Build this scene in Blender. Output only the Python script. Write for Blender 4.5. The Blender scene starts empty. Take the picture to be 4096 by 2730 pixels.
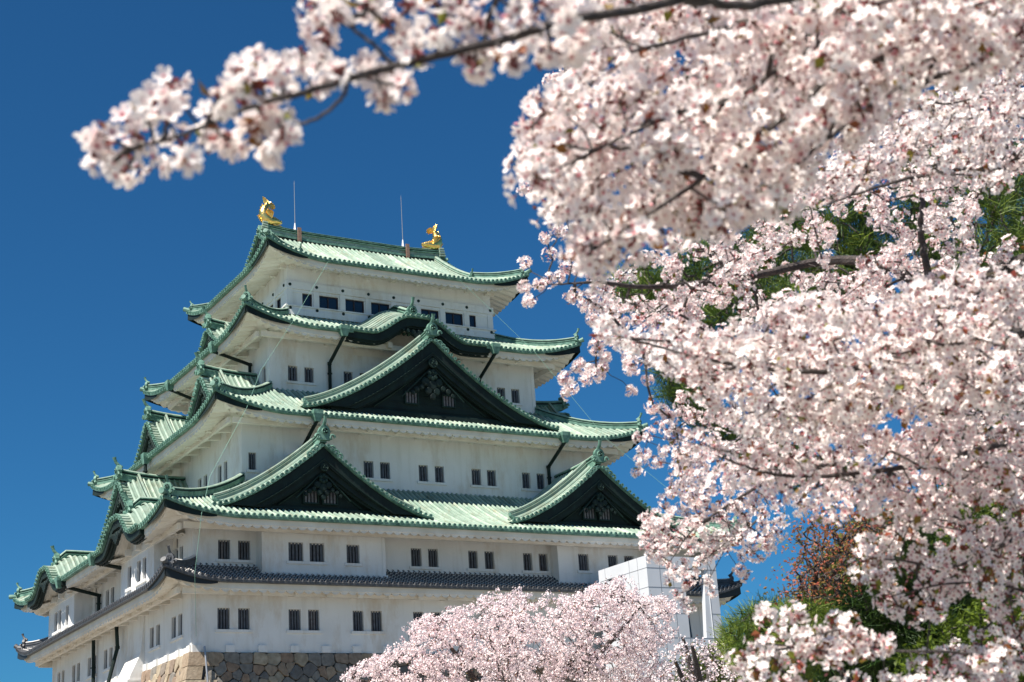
import bpy, math, random
import numpy as np
from mathutils import Vector, Matrix
rad = math.radians
rng = np.random.default_rng(7)
random.seed(7)
scene = bpy.context.scene
# ------------------------------------------------------------------ camera
CAM = np.array([-49.34444, -104.72437, -12.20985])
FW = np.array([0.49323677, 0.8115776, 0.31314419])
RT = np.array([0.86346492, -0.50045723, -0.06301497])
UP = np.array([-0.10557374, -0.30147032, 0.9476127])
FPX = 6151.67 / 4096 * 2353          # focal length in pixels of a 2353 px wide picture
cd = bpy.data.cameras.new("camera"); cam = bpy.data.objects.new("camera", cd)
scene.collection.objects.link(cam); scene.camera = cam
cam.matrix_world = Matrix(((RT[0], UP[0], -FW[0], CAM[0]), (RT[1], UP[1], -FW[1], CAM[1]),
                           (RT[2], UP[2], -FW[2], CAM[2]), (0, 0, 0, 1)))
cd.sensor_width = 36; cd.lens = 6151.67 / 4096 * 36
cd.clip_start = .1; cd.clip_end = 6000
cd.dof.use_dof = True; cd.dof.focus_distance = 95.0; cd.dof.aperture_fstop = 6.7
# ------------------------------------------------------------------ light
SUN_EL, SUN_LEFT = 54.5, 16.0        # elevation; degrees from the -x normal towards -y
e_, a_ = rad(SUN_EL), rad(SUN_LEFT)
sdir = Vector((-math.cos(a_) * math.cos(e_), -math.sin(a_) * math.cos(e_), math.sin(e_)))
sl = bpy.data.lights.new("sun", 'SUN'); so = bpy.data.objects.new("sun", sl)
scene.collection.objects.link(so); sl.energy = 4.4; sl.angle = rad(.5); sl.color = (1, .94, .85)
so.rotation_euler = sdir.to_track_quat('Z', 'Y').to_euler(); so.location = (-60, -60, 90)
w = bpy.data.worlds.new("World"); scene.world = w; w.use_nodes = True
nt = w.node_tree; nt.nodes.clear()
sky = nt.nodes.new('ShaderNodeTexSky'); sky.sky_type = 'NISHITA'; sky.sun_disc = False
sky.sun_elevation = e_; sky.sun_rotation = math.atan2(sdir.x, sdir.y)
sky.air_density = 1.0; sky.dust_density = .15; sky.ozone_density = 3.0; sky.altitude = 50
gm = nt.nodes.new('ShaderNodeMix'); gm.data_type = 'RGBA'; gm.blend_type = 'MULTIPLY'; gm.inputs[0].default_value = 1; gm.inputs[7].default_value = (.064, .197, .29, 1)   # polarised deep blue
bg = nt.nodes.new('ShaderNodeBackground'); bg.inputs[1].default_value = .15
wo = nt.nodes.new('ShaderNodeOutputWorld')
nt.links.new(sky.outputs[0], gm.inputs[6]); nt.links.new(gm.outputs[2], bg.inputs[0]); nt.links.new(bg.outputs[0], wo.inputs[0])
scene.view_settings.view_transform = 'Standard'; scene.view_settings.look = 'None'
scene.view_settings.exposure = 1.0; scene.view_settings.gamma = 1
scene.cycles.max_bounces = 8
# ------------------------------------------------------------------ helpers
COL = scene.collection
def A(*a): return np.array(a, float)
class MB:
    """collects vertices and faces; build() links them as one mesh object"""
    def __init__(s): s.v = []; s.f = []; s.m = []; s.t = []; s.n = 0
    def add(s, v, f, m=0, tone=.5):
        v = np.asarray(v, float).reshape(-1, 3); f = np.asarray(f, np.int64)
        if len(v) == 0 or f.size == 0: return
        s.v.append(v); s.f.append(f + s.n); s.n += len(v)
        s.m.append(np.full(len(f), m) if np.isscalar(m) else np.asarray(m))
        s.t.append(np.full(len(v), tone, float) if np.isscalar(tone) else np.asarray(tone, float))
    def grid(s, P, m=0, closed=False, tone=.5, keep=None):
        P = np.asarray(P, float); r, c = P.shape[:2]
        i = np.arange(r * c).reshape(r, c)
        if closed: i = np.concatenate([i, i[:, :1]], 1)
        q = np.stack([i[:-1, :-1], i[:-1, 1:], i[1:, 1:], i[1:, :-1]], -1).reshape(-1, 4)
        if keep is not None: q = q[np.asarray(keep).ravel()]
        s.add(P.reshape(-1, 3), q, m, tone)
    def box(s, lo, hi, m=0, X=None):
        x0, y0, z0 = lo; x1, y1, z1 = hi
        v = np.array([(x0,y0,z0),(x1,y0,z0),(x1,y1,z0),(x0,y1,z0),(x0,y0,z1),(x1,y0,z1),(x1,y1,z1),(x0,y1,z1)], float)
        if X is not None: v = X(v)
        s.add(v, [(0,3,2,1),(4,5,6,7),(0,1,5,4),(1,2,6,5),(2,3,7,6),(3,0,4,7)], m)
    def hexa(s, v, m=0):
        s.add(v, [(0,3,2,1),(4,5,6,7),(0,1,5,4),(1,2,6,5),(2,3,7,6),(3,0,4,7)], m)
    def tube(s, pts, r, n=6, m=0, cap=True, tone=.5, squash=1.0):
        P = np.asarray(pts, float); k = len(P); r = np.broadcast_to(np.asarray(r, float), (k,))
        T = np.gradient(P, axis=0); T /= np.linalg.norm(T, axis=1)[:, None] + 1e-12
        up = A(0, 0, 1) if abs(T[0][2]) < .9 else A(1, 0, 0)
        N = np.zeros_like(P); N[0] = np.cross(up, T[0]); N[0] /= np.linalg.norm(N[0])
        for i in range(1, k):
            a = N[i-1] - T[i] * (N[i-1] @ T[i]); N[i] = a / (np.linalg.norm(a) + 1e-12)
        B = np.cross(T, N); a = np.arange(n) * 2 * math.pi / n
        R = P[:, None] + r[:, None, None] * (np.cos(a)[None, :, None] * N[:, None] + squash * np.sin(a)[None, :, None] * B[:, None])
        s.grid(R, m, True, tone)
        if cap:
            for e in (0, k-1): 
                V = np.concatenate([R[e], P[e][None]]); s.add(V, [(i, (i+1) % n, n) for i in range(n)], m, tone)
    def fan(s, pts, m=0, tone=.5):
        s.add(pts, [tuple(range(len(pts)))], m, tone)
    def build(s, name, mats, parent=None, smooth=False, loc=None):
        me = bpy.data.meshes.new(name)
        V = np.concatenate(s.v) if s.v else np.zeros((0, 3))
        if loc is not None: V = V - np.asarray(loc)
        nl = sum(f.size for f in s.f); nf = sum(len(f) for f in s.f)
        me.vertices.add(len(V)); me.vertices.foreach_set('co', V.astype(np.float32).ravel())
        me.loops.add(nl); me.polygons.add(nf)
        if nf:
            me.loops.foreach_set('vertex_index', np.concatenate([f.ravel() for f in s.f]).astype(np.int32))
            cnt = np.concatenate([np.full(len(f), f.shape[1]) for f in s.f])
            me.polygons.foreach_set('loop_start', (np.cumsum(cnt) - cnt).astype(np.int32))
            me.polygons.foreach_set('material_index', np.concatenate(s.m).astype(np.int32))
            me.polygons.foreach_set('use_smooth', np.full(nf, bool(smooth)))
        me.update(calc_edges=True)
        at = me.attributes.new('tone', 'FLOAT', 'POINT'); at.data.foreach_set('value', np.concatenate(s.t).astype(np.float32))
        for m in (mats if isinstance(mats, (list, tuple)) else [mats]): me.materials.append(m)
        o = bpy.data.objects.new(name, me); COL.objects.link(o)
        if parent is not None: o.parent = parent
        if loc is not None and parent is None: o.location = loc
        return o
def tag(o, label=None, cat=None, group=None, kind=None):
    for k_, v_ in (('label', label), ('category', cat), ('group', group), ('kind', kind)):
        if v_: o[k_] = v_
    return o
def empty(name, loc=(0, 0, 0)):
    o = bpy.data.objects.new(name, None); COL.objects.link(o); o.location = loc; return o
def at(px, py, dist):
    """the point seen at pixel (px, py) of the 2353 px wide photograph, dist metres along the view axis"""
    d = FW + RT * ((px - 1176.5) / FPX) - UP * ((py - 784.15) / FPX)
    return CAM + d * dist
# ------------------------------------------------------------------ materials
def mat(name, col, rough=.7, metal=0, var=None, scale=3., bump=0, bscale=20., tone=None, spec=.5, detail=6, stretch=None, translucent=0, stain=None, streak=None):
    m = bpy.data.materials.new(name); m.use_nodes = True; n = m.node_tree.nodes; L = m.node_tree.links
    b = n['Principled BSDF']; b.inputs['Roughness'].default_value = rough; b.inputs['Metallic'].default_value = metal
    b.inputs['Specular IOR Level'].default_value = spec
    b.inputs['Base Color'].default_value = (*col, 1)
    src = None
    tc = n.new('ShaderNodeTexCoord'); vec = tc.outputs['Object']
    if stretch:
        mp = n.new('ShaderNodeMapping'); mp.inputs['Scale'].default_value = stretch; L.new(vec, mp.inputs[0]); vs = mp.outputs[0]
    else: vs = vec
    if var:
        no = n.new('ShaderNodeTexNoise'); no.inputs['Scale'].default_value = scale; no.inputs['Detail'].default_value = detail
        L.new(vs, no.inputs['Vector'])
        cr = n.new('ShaderNodeValToRGB'); e = cr.color_ramp.elements
        e[0].position = .32; e[1].position = .68; e[0].color = (*var, 1); e[1].color = (*col, 1)
        L.new(no.outputs[0], cr.inputs[0]); src = cr.outputs[0]
    if stain:
        c2, lo, hi, sc = stain
        no = n.new('ShaderNodeTexNoise'); no.inputs['Scale'].default_value = sc; no.inputs['Detail'].default_value = 8; no.inputs['Roughness'].default_value = .7
        mp = n.new('ShaderNodeMapping'); mp.inputs['Scale'].default_value = (1, 1, .35); L.new(vec, mp.inputs[0]); L.new(mp.outputs[0], no.inputs['Vector'])
        mr = n.new('ShaderNodeMapRange'); mr.inputs[1].default_value = lo; mr.inputs[2].default_value = hi; L.new(no.outputs[0], mr.inputs[0])
        mx = n.new('ShaderNodeMix'); mx.data_type = 'RGBA'; L.new(mr.outputs[0], mx.inputs[0])
        if src is not None: L.new(src, mx.inputs[6])
        else: mx.inputs[6].default_value = (*col, 1)
        mx.inputs[7].default_value = (*c2, 1); src = mx.outputs[2]
    if streak:
        c2, lo, hi, sc, zs = streak
        no = n.new('ShaderNodeTexNoise'); no.inputs['Scale'].default_value = sc; no.inputs['Detail'].default_value = 4
        mp = n.new('ShaderNodeMapping'); mp.inputs['Scale'].default_value = (1, 1, zs); L.new(vec, mp.inputs[0]); L.new(mp.outputs[0], no.inputs['Vector'])
        mr = n.new('ShaderNodeMapRange'); mr.inputs[1].default_value = lo; mr.inputs[2].default_value = hi; mr.inputs[4].default_value = .5; L.new(no.outputs[0], mr.inputs[0])
        mx = n.new('ShaderNodeMix'); mx.data_type = 'RGBA'; L.new(mr.outputs[0], mx.inputs[0]); L.new(src, mx.inputs[6]); mx.inputs[7].default_value = (*c2, 1); src = mx.outputs[2]
    if tone:
        at_ = n.new('ShaderNodeAttribute'); at_.attribute_name = 'tone'
        cr = n.new('ShaderNodeValToRGB'); els = cr.color_ramp.elements
        for i, (p, c) in enumerate(tone):
            el = els[i] if i < 2 else els.new(p)
            el.position = p; el.color = (*c, 1)
        L.new(at_.outputs['Fac'], cr.inputs[0])
        if src is None: src = cr.outputs[0]
        else:
            mx = n.new('ShaderNodeMix'); mx.data_type = 'RGBA'; mx.blend_type = 'MULTIPLY'; mx.inputs[0].default_value = 1
            L.new(src, mx.inputs[6]); L.new(cr.outputs[0], mx.inputs[7]); src = mx.outputs[2]
    if src is not None: L.new(src, b.inputs['Base Color'])
    if bump:
        no = n.new('ShaderNodeTexNoise'); no.inputs['Scale'].default_value = bscale; no.inputs['Detail'].default_value = 5; L.new(vec, no.inputs['Vector'])
        bu = n.new('ShaderNodeBump'); bu.inputs['Strength'].default_value = bump; bu.inputs['Distance'].default_value = .05
        L.new(no.outputs[0], bu.inputs['Height']); L.new(bu.outputs[0], b.inputs['Normal'])
    if translucent:
        tr = n.new('ShaderNodeBsdfTranslucent'); ms = n.new('ShaderNodeMixShader'); ms.inputs[0].default_value = translucent
        if src is not None: L.new(src, tr.inputs[0])
        else: tr.inputs[0].default_value = (*col, 1)
        L.new(b.outputs[0], ms.inputs[1]); L.new(tr.outputs[0], ms.inputs[2]); L.new(ms.outputs[0], n['Material Output'].inputs[0])
    return m
M = {}
M['plaster'] = mat('white_plaster', (.77, .765, .75), .85, var=(.70, .695, .675), scale=.5, bump=.15, bscale=6, stain=((.50, .40, .29), .52, .80, .5), streak=((.52, .50, .45), .54, .78, 2.2, .10))
M['eave'] = mat('eave_plaster', (.78, .75, .69), .85, var=(.66, .61, .53), scale=.8, bump=.1, bscale=8)
M['copper'] = mat('verdigris_copper', (.40, .475, .40), .6, var=(.27, .37, .30), scale=1.6, bump=.2, bscale=14, stain=((.24, .23, .15), .50, .74, 1.1), spec=.3, streak=((.16, .30, .24), .56, .74, 1.8, .6),
                  tone=[(0, (.46, .52, .50)), (.5, (.82, .85, .83)), (1, (1.22, 1.18, 1.15))])
M['trim'] = mat('teal_copper', (.17, .31, .24), .6, var=(.055, .13, .10), scale=2.5, bump=.3, bscale=10, spec=.3)
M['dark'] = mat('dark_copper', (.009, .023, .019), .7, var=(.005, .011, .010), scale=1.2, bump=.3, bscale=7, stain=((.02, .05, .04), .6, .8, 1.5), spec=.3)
M['dark2'] = mat('dull_copper', (.014, .036, .029), .7, var=(.009, .022, .018), scale=2.5, bump=.3, bscale=10, spec=.3)
M['black'] = mat('black_board', (.012, .016, .018), .6)
M['bars'] = mat('weathered_bars', (.10, .115, .14), .7, var=(.06, .06, .07), scale=5)
M['bars2'] = mat('pale_bars', (.17, .17, .18), .7, var=(.11, .09, .09), scale=6)
M['red'] = mat('red_shutter', (.10, .035, .030), .6)
M['hole'] = mat('dark_interior', (.008, .009, .011), .9)
M['glass'] = mat('dark_glass', (.012, .02, .035), .12, spec=.6)
M['brown'] = mat('brown_frame', (.035, .018, .016), .5)
M['kawara'] = mat('grey_roof_tile', (.10, .105, .115), .5, var=(.05, .052, .058), scale=3, bump=.2, bscale=20)
M['joint'] = mat('plaster_joint', (.62, .60, .57), .8)
M['gold'] = mat('gold_leaf', (1.0, .72, .26), .3, metal=1, var=(1.0, .60, .16), scale=4, bump=.6, bscale=9)
M['rust'] = mat('rusty_strap', (.30, .20, .15), .7, var=(.2, .1, .07), scale=8)
M['steel'] = mat('steel', (.35, .36, .38), .4, metal=.6)
M['wire'] = mat('green_wire', (.22, .42, .33), .6)
M['stone'] = mat('rampart_stone', (.85, .85, .85), .85, var=(.55, .53, .5), scale=3.5, bump=.6, bscale=9,
                 tone=[(0, (.16, .15, .14)), (.35, (.30, .275, .24)), (.55, (.36, .24, .16)), (.75, (.48, .40, .29)), (1, (.52, .43, .31))])
# ------------------------------------------------------------------ castle keep
# side k: local (s, d, z) -> world;  s runs to the right for someone facing the wall, d outward from the centre
def W(k):
    def f(s, d, z):
        s, d, z = np.broadcast_arrays(np.asarray(s, float), np.asarray(d, float), np.asarray(z, float))
        x, y = ((s, -d), (-d, -s), (d, s), (-s, d))[k]
        return np.stack([x, y, z], -1)
    return f
FRONT, LEFT, RIGHT, BACK = 0, 1, 2, 3
def X(k):
    w = W(k); return lambda v: w(v[:, 0], v[:, 1], v[:, 2])
keep = tag(empty('castle_keep', (0, 0, 0)), 'white five-storey castle keep with green copper roofs and golden fish on its top ridge', 'castle')
castle = keep
def rib(mb, P, side, nrm, r, m=0, n=5, cap=None, flat=1.0):
    """half-round tile row along P; side = unit sideways vector, nrm = up"""
    P = np.asarray(P, float); a = np.linspace(0, math.pi, n)
    R = P[:, None] + r * (np.cos(a)[None, :, None] * side + flat * np.sin(a)[None, :, None] * nrm)
    mb.grid(R, m, tone=rng.uniform(.22, 1.))
def cap_disc(mb, c, axis, r, m=0):
    axis = axis / np.linalg.norm(axis); s = np.cross(axis, A(0, 0, 1)); s /= np.linalg.norm(s); u = np.cross(s, axis)
    a = np.arange(8) * math.pi / 4
    R0 = c + r * (np.cos(a)[:, None] * s + np.sin(a)[:, None] * u)
    R1 = R0 + axis * .07; R2 = c + axis * .07 + .62 * (R0 - c); R3 = R2 - axis * .03
    mb.grid(np.stack([R0 - axis * .1, R1, R2, R3]), m, True)
    mb.add(R3, [tuple(range(8))], m)
TILE = .38
def upturn(a_edge, t, up, Wd): return up * t ** 2 * np.clip(1 - a_edge / Wd, 0, None) ** 2
def oni(mb, P, out, h, m=0, fin=True):
    """ridge-end ornament: shield plate with scrolls and a round finial; out = horizontal outward unit vector"""
    out = np.asarray(out, float); sd = A(-out[1], out[0], 0); up = A(0, 0, 1)
    def q(s, o, z): return P + sd * s * h + out * o * h + up * z * h
    prof = [(-.34, 0), (-.42, .12), (-.30, .30), (-.36, .5), (-.26, .72), (-.12, .84), (.12, .84), (.26, .72), (.36, .5), (.30, .30), (.42, .12), (.34, 0)]
    F = [q(s, .10, z) for s, z in prof]; B = [q(s, -.14, z) for s, z in prof]
    mb.add(F, [tuple(range(12))], m); mb.add(B, [tuple(range(12))], m)
    mb.grid(np.stack([np.array(F), np.array(B)]), m, True)
    for sx in (-1, 1):
        a = np.linspace(0, 4.6, 9); rr = np.linspace(.2, .07, 9)
        mb.tube([q(sx * (.42 + r_ * math.cos(t_) * .9), .12, .14 + r_ * math.sin(t_)) for t_, r_ in zip(a, rr)], .075 * h, 5, m)
    a = np.arange(10) * math.pi / 5
    mb.add([q(.17 * math.cos(t_), .16, .5 + .17 * math.sin(t_)) for t_ in a], [tuple(range(10))], m + 1)
    mb.grid(np.stack([[q(.2 * math.cos(t_), .10, .5 + .2 * math.sin(t_)) for t_ in a], [q(.17 * math.cos(t_), .19, .5 + .17 * math.sin(t_)) for t_ in a]]), m, True)
    for j in range(3):
        t_ = math.pi / 2 + j * 2.094; mb.tube([q(.05 * math.cos(t_), .17, .5 + .05 * math.sin(t_)), q(.12 * math.cos(t_ + .5), .18, .5 + .12 * math.sin(t_ + .5))], .04 * h, 5, m)
    if fin:
        pts = [q(0, -.25, .72), q(0, .0, .86), q(0, .14, 1.02), q(0, .22, 1.2), q(0, .26, 1.34)]
        mb.tube(pts, [.11 * h, .11 * h, .10 * h, .10 * h, .13 * h], 8, m)
# ---- walls with real window openings
def wall_face(mb, k, a0, a1, d, z0, z1, wins, depth=.32, m=0, flare=0):
    """wall from s=a0..a1 in the plane d, with openings wins = [(s0, s1, zb, zt)]"""
    w = W(k); wins = sorted(wins)
    def quad(s0, s1, zb, zt):
        ns = max(1, int((s1 - s0) / 4)); S = np.linspace(s0, s1, ns + 1)
        mb.grid(w(S[None, :], d, A(zb, zt)[:, None]), m)
    cur = a0
    for (s0, s1, zb, zt) in wins:
        if s0 > cur: quad(cur, s0, z0, z1)
        quad(s0, s1, z0, zb); quad(s0, s1, zt, z1)
        for (p, q_) in (((s0, zb), (s0, zt)), ((s0, zt), (s1, zt)), ((s1, zt), (s1, zb)), ((s1, zb), (s0, zb))):
            mb.add(np.stack([w(p[0], d, p[1]), w(q_[0], d, q_[1]), w(q_[0], d - depth, q_[1]), w(p[0], d - depth, p[1])]), [(0, 1, 2, 3)], m)
        cur = s1
    if cur < a1: quad(cur, a1, z0, z1)
def window(k, d, win, parent, seed=0, kind='bars'):
    s0, s1, zb, zt = win; w = W(k); mb = MB(); X_ = X(k)
    if kind == 'bars':
        mb.add(np.stack([w(s0, d - .31, zb), w(s1, d - .31, zb), w(s1, d - .31, zt), w(s0, d - .31, zt)]), [(0, 1, 2, 3)], 0)
        wd = s1 - s0; nb = 4 if wd > .74 else 3; bw = wd / (nb * 1.75)
        rr = random.Random(seed)
        for j in range(nb):
            c = s0 + wd * (j + .62) / (nb + .25)
            mb.box((c - bw / 2, d - .28, zb), (c + bw / 2, d - .15, zt - .012), 2 if rr.random() < .1 else 1, X_)
        if rr.random() < .3: mb.box((s0 + .02, d - .305, zb), (s0 + wd * .5, d - .29, zt), 3, X_)
        mb.box((s0, d - .30, zt - .07), (s1, d - .17, zt - .003), 4, X_)
        return mb.build('window', [M['hole'], M['bars'], M['bars2'], M['red'], M['eave']], parent)
    mb.box((s0, d - .13, zb), (s1, d - .10, zt), 1, X_)
    wd = s1 - s0
    xs = ([s0, s0 + wd / 2, s1] if wd > 1 else [s0, s1])
    o = mb
    for x in xs:
        x0 = min(max(x - .045, s0), s1 - .09); mb.box((x0, d - .095, zb), (x0 + .09, d - .03, zt), 0, X_)
    for z in (zb, zt - .08): mb.box((s0 + .09, d - .094, z), (s1 - .09, d - .04, z + .08), 0, X_)
    f = mb.build('window', [M['brown'], M['glass']], parent)
    return f
def sill(k, d, s0, s1, z, parent):
    mb = MB(); mb.box((s0, d - .05, z - .17), (s1, d + .11, z), 0, X(k)); return mb.build('sill', M['plaster'], parent)
def pairs_sills(k, d, wins, parent, gap=.75, kind='bars'):
    ws = sorted(wins); i = 0
    while i < len(ws):
        j = i
        while j + 1 < len(ws) and ws[j + 1][0] - ws[j][1] < gap: j += 1
        sill(k, d, ws[i][0] - .16, ws[j][1] + .16, ws[i][2], parent); i = j + 1
    for n_, q in enumerate(ws): window(k, d, q, parent, int(abs(q[0]) * 100) + n_ + int(q[2] * 7), kind)
def mir(l): return l + [(-b, -a) for a, b in l]
def storey(hx, hy, z0, z1, fw, lw, kind='bars'):
    mb = MB()
    for k, (a, d, ws) in enumerate(((hx, hy, fw), (hy, hx, lw), (hy, hx, []), (hx, hy, []))):
        wall_face(mb, k, -a, a, d, z0, z1, ws)
    for sx in (-1, 1):          # corner posts a finger proud of both walls
        for sy in (-1, 1):
            p, q = sorted((sx * (hx - .26), sx * (hx + .03))); u_, v_ = sorted((sy * (hy - .26), sy * (hy + .03)))
            mb.box((p, u_, z0), (q, v_, z1 - .01))
    o = mb.build('storey_wall', M['plaster'], castle)
    for k, (d, ws) in enumerate(((hy, fw), (hx, lw))): pairs_sills(k, d, ws, o, kind=kind)
    return o
def wz(l, zb, zt): return [(a, b, zb, zt) for a, b in l]
H1, H2, H3, H4, H5 = (18.95, 16.05), (18.65, 15.5), (14.0, 11.5), (10.8, 8.57), (8.53, 6.57)
f1 = mir([(-17.36, -16.58), (-16.06, -15.31), (-12.79, -11.98), (-11.5, -10.75), (-8.48, -7.74), (-7.23, -6.45), (-4.23, -3.48), (-2.96, -2.21)])
l1 = [(12.3, 13.1), (13.55, 14.3), (7.95, 8.75), (9.25, 10.0), (-2.3, -1.5), (-1.0, -.25), (-6.35, -5.55), (-5.0, -4.2), (-10.45, -9.65), (-9.2, -8.4), (-14.65, -13.85), (-13.4, -12.65)]
storey(*H1, 0, 4.6, wz(f1, 1.36, 2.66), wz(l1, 1.26, 2.6))
f2 = [(-17.11, -16.32), (-15.82, -15.02), (-3.93, -3.15), (-2.66, -1.92), (.36, 1.07), (1.61, 2.34), (4.62, 5.33), (5.87, 6.59)]
l2 = [(11.95, 12.6), (12.8, 13.5), (2.4, 3.2), (1.1, 1.9), (-.4, .4 - .04), (-1.6, -.85), (-3.2, -2.42), (-1.93 - .6, -1.65 - .2)]
l2 = [(-3.2, -2.4), (-1.95, -1.15), (.82, 1.6), (2.1, 2.85), (-5.95, -5.2), (11.8, 12.55), (12.85, 13.5)]
s2_ = storey(*H2, 3.5, 8.7, wz(f2, 5.7, 6.92), wz(l2, 5.5, 6.88))
f3 = mir([(-13.55, -13.01), (-9.35, -8.65), (-8.1, -7.4), (-5.22, -4.48), (-3.98, -3.22), (-1.0, -.27)])
l3 = [(6.85, 7.6), (8.05, 8.7), (2.8, 3.55), (4.0, 4.75), (-3.5, -2.8), (-4.7, -4.0), (-7.6, -6.85), (-8.7, -8.0)]
storey(*H3, 8.6, 16.6, wz(f3, 12.5, 13.7), wz(l3, 12.42, 13.82))
f4 = mir([(-9.44, -8.72), (-8.19, -7.48), (-5.17, -4.45), (-3.9, -3.2)])
l4 = [(7.1, 7.78), (-7.78, -7.1)]
storey(*H4, 17.0, 24.0, wz(f4, 19.88, 21.02), wz(l4, 19.85, 21.1))
# top storey: bands, posts and wide glazed windows
f5 = [(-7.38, -6.62)] + [(-6.12 + 2.1 * j, -4.52 + 2.1 * j) for j in range(6)] + [(6.46, 7.14)]
l5 = [(-5.3, -4.55), (-4.0, -2.45), (-1.85, -.3), (.25, 1.8), (2.4, 3.95), (4.5, 5.25)]
def top_storey():
    hx, hy = H5; mb = MB()
    for k, (a, d, ws) in enumerate(((hx, hy, wz(f5, 26.36, 27.38)), (hy, hx, wz(l5, 26.36, 27.38)), (hy, hx, []), (hx, hy, []))):
        wall_face(mb, k, -a, a, d, 25.2, 30.2, ws, depth=.14)
        e = 0 if k in (0, 3) else -.004
        mb.box((-a - .16 - e, d - .05, 27.62 + e), (a + .16 + e, d + .16 + e, 28.18 + e), 0, X(k))
        mb.box((-a - .16 - e, d - .05, 25.94 + e), (a + .16 + e, d + .16 + e, 26.235 + e), 0, X(k))
        mb.box((-a - .26 - e, d - .05, 26.24 + e), (a + .26 + e, d + .26 + e, 26.335 + e), 0, X(k))
        mb.box((-a - .3 - e, d - .05, 25.55 + e), (a + .3 + e, d + .3 + e, 25.93 + e), 0, X(k))
        n_ = 8 if k in (0, 3) else 6
        for j in range(n_ + 1):
            c = -n_ * 1.05 + 2.1 * j
            c0, c1 = c - .22, c + .22
            if j == 0: c0 = -a - .1 - e * 2
            if j == n_: c1 = a + .1 + e * 2
            mb.box((c0, d - .05, 26.34 + e), (c1, d + .10 + e, 27.62 + e), 0, X(k))
        mb.box((-a + .2, d - .05, 27.40 + e), (a - .2, d + .06 + e, 27.61 + e), 0, X(k))
    o = mb.build('storey_wall', M['plaster'], castle)
    for k, (d, ws) in enumerate(((hy, f5), (hx, l5))):
        for j, q in enumerate(wz(ws, 26.36, 27.38)): window(k, d, q, o, j, 'glass')
    for k, (d, n_) in enumerate(((hy, 8), (hx, 6), (hx, 6))):
        for zc, off in ((27.92, .16), (26.10, .16)):
            for j in range(n_ + 1):
                bm_ = MB(); c = -n_ * 1.05 + 2.1 * j; a = np.arange(6) * math.pi / 3
                R = W(k)(c + .13 * np.sin(a), d + off - .01, zc + .13 * np.cos(a)); R2 = W(k)(c + .11 * np.sin(a), d + off + .06, zc + .11 * np.cos(a))
                bm_.grid(np.stack([R, R2]), 0, True); bm_.add(R2, [tuple(range(6))], 0)
                bm_.build('hexagonal_stud', M['dark2'], o)
top_storey()
# ---- projecting bays of the second storey, each flaring a little at its foot
def bay(k, s0, s1, d_in, d, z0, z1, wins):
    mb = MB(); wall_face(mb, k, s0, s1, d, z0, z1, wins)
    for s in (s0, s1): mb.add(np.stack([W(k)(s, d_in - .3, z0), W(k)(s, d, z0), W(k)(s, d, z1), W(k)(s, d_in - .3, z1)]), [(0, 1, 2, 3)], 0)
    for a_, b_ in ((s0 - .02, s0 + .2), (s1 - .2, s1 + .02)): mb.box((a_, d - .2, z0), (b_, d + .025, z1 - .02), 0, X(k))
    o = mb.build('projecting_bay', M['plaster'], castle); pairs_sills(k, d, wins, o, gap=.6)
    return o
bay(FRONT, -14.65, -6.3, 15.5, 16.5, 4.3, 8.5, wz([(-12.91, -11.92), (-11.5, -10.5), (-8.98, -8.08)], 5.55, 6.75))
bay(FRONT, 6.8, 15.0, 15.5, 16.5, 4.3, 8.5, wz([(8.44, 9.28), (10.9, 11.73), (12.27, 13.09)], 5.64, 6.82))
bay(LEFT, 4.95, 11.85, 18.65, 19.95, 4.2, 8.6, wz([(6.3, 7.1), (8.3, 9.1), (9.5, 10.25)], 5.35, 6.78))
bay(LEFT, -13.6, -6.55, 18.65, 19.95, 4.2, 8.6, wz([(-12.1, -11.25), (-11.0, -10.15), (-8.9, -8.1)], 5.22, 6.7))
# plaster ledge over the grey roof
mb = MB()
for k, (a, d) in enumerate(((18.65, 15.5), (15.5, 18.65))): mb.box((-a - .13, d - .1, 5.1), (a + .13, d + .13 - .002 * k, 5.38 - .003 * k), 0, X(k))
for k, s0, s1, d in ((0, -14.65, -6.3, 16.5), (0, 6.8, 15., 16.5), (1, 4.95, 11.85, 19.95), (1, -13.6, -6.55, 19.95)):
    mb.box((s0 - .12, d - .9, 4.4), (s1 + .12, d + .12, 4.84), 0, X(k))
mb.build('plaster_ledge', M['plaster'], s2_)
# stone-drop chute on the left face
mb = MB(); w = W(LEFT)
Z = A(3.9, 3.0, 2.0, 1.3, .95, -.2, -.5); D = A(19.0, 19.04, 19.12, 19.2, 19.3, 19.85, 19.95)
for s0, s1 in ((3.9, 6.9),):
    mb.grid(w(A(s0 - .0, s1)[None, :], D[:, None], Z[:, None]), 0)
    for s, e in ((s0, -.25), (s1, .25)):
        mb.grid(np.stack([w(s, D, Z), w(s, 18.9 + 0 * D, Z)], 1), 0)
    mb.add(np.stack([w(s0, 18.9, -.5), w(s1, 18.9, -.5), w(s1, 19.95, -.5), w(s0, 19.95, -.5)]), [(0, 1, 2, 3)], 0)
    mb.add(np.stack([w(s0, 18.9, 3.9), w(s1, 18.9, 3.9), w(s1, 19.0, 3.9), w(s0, 19.0, 3.9)]), [(0, 1, 2, 3)], 0)
    mb.box((s0 - .06, 18.9, -.62), (s1 + .06, 20.05, -.47), 0, X(LEFT))
mb.build('stone_drop_chute', M['plaster'], castle)
# small plaster blocks at the foot of the first storey
for k, (a, d) in enumerate(((18.95, 16.05), (16.05, 18.95))):
    n_ = int(2 * a / 2.1)
    for j in range(n_ + 1):
        c = -a + .25 + j * (2 * a - .5) / n_; mb = MB(); mb.box((c - .28, d - .1, 0), (c + .28, d + .16 - .003 * k, .42 - .004 * k), 0, X(k))
        mb.build('foot_block', M['plaster'], castle)
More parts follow.
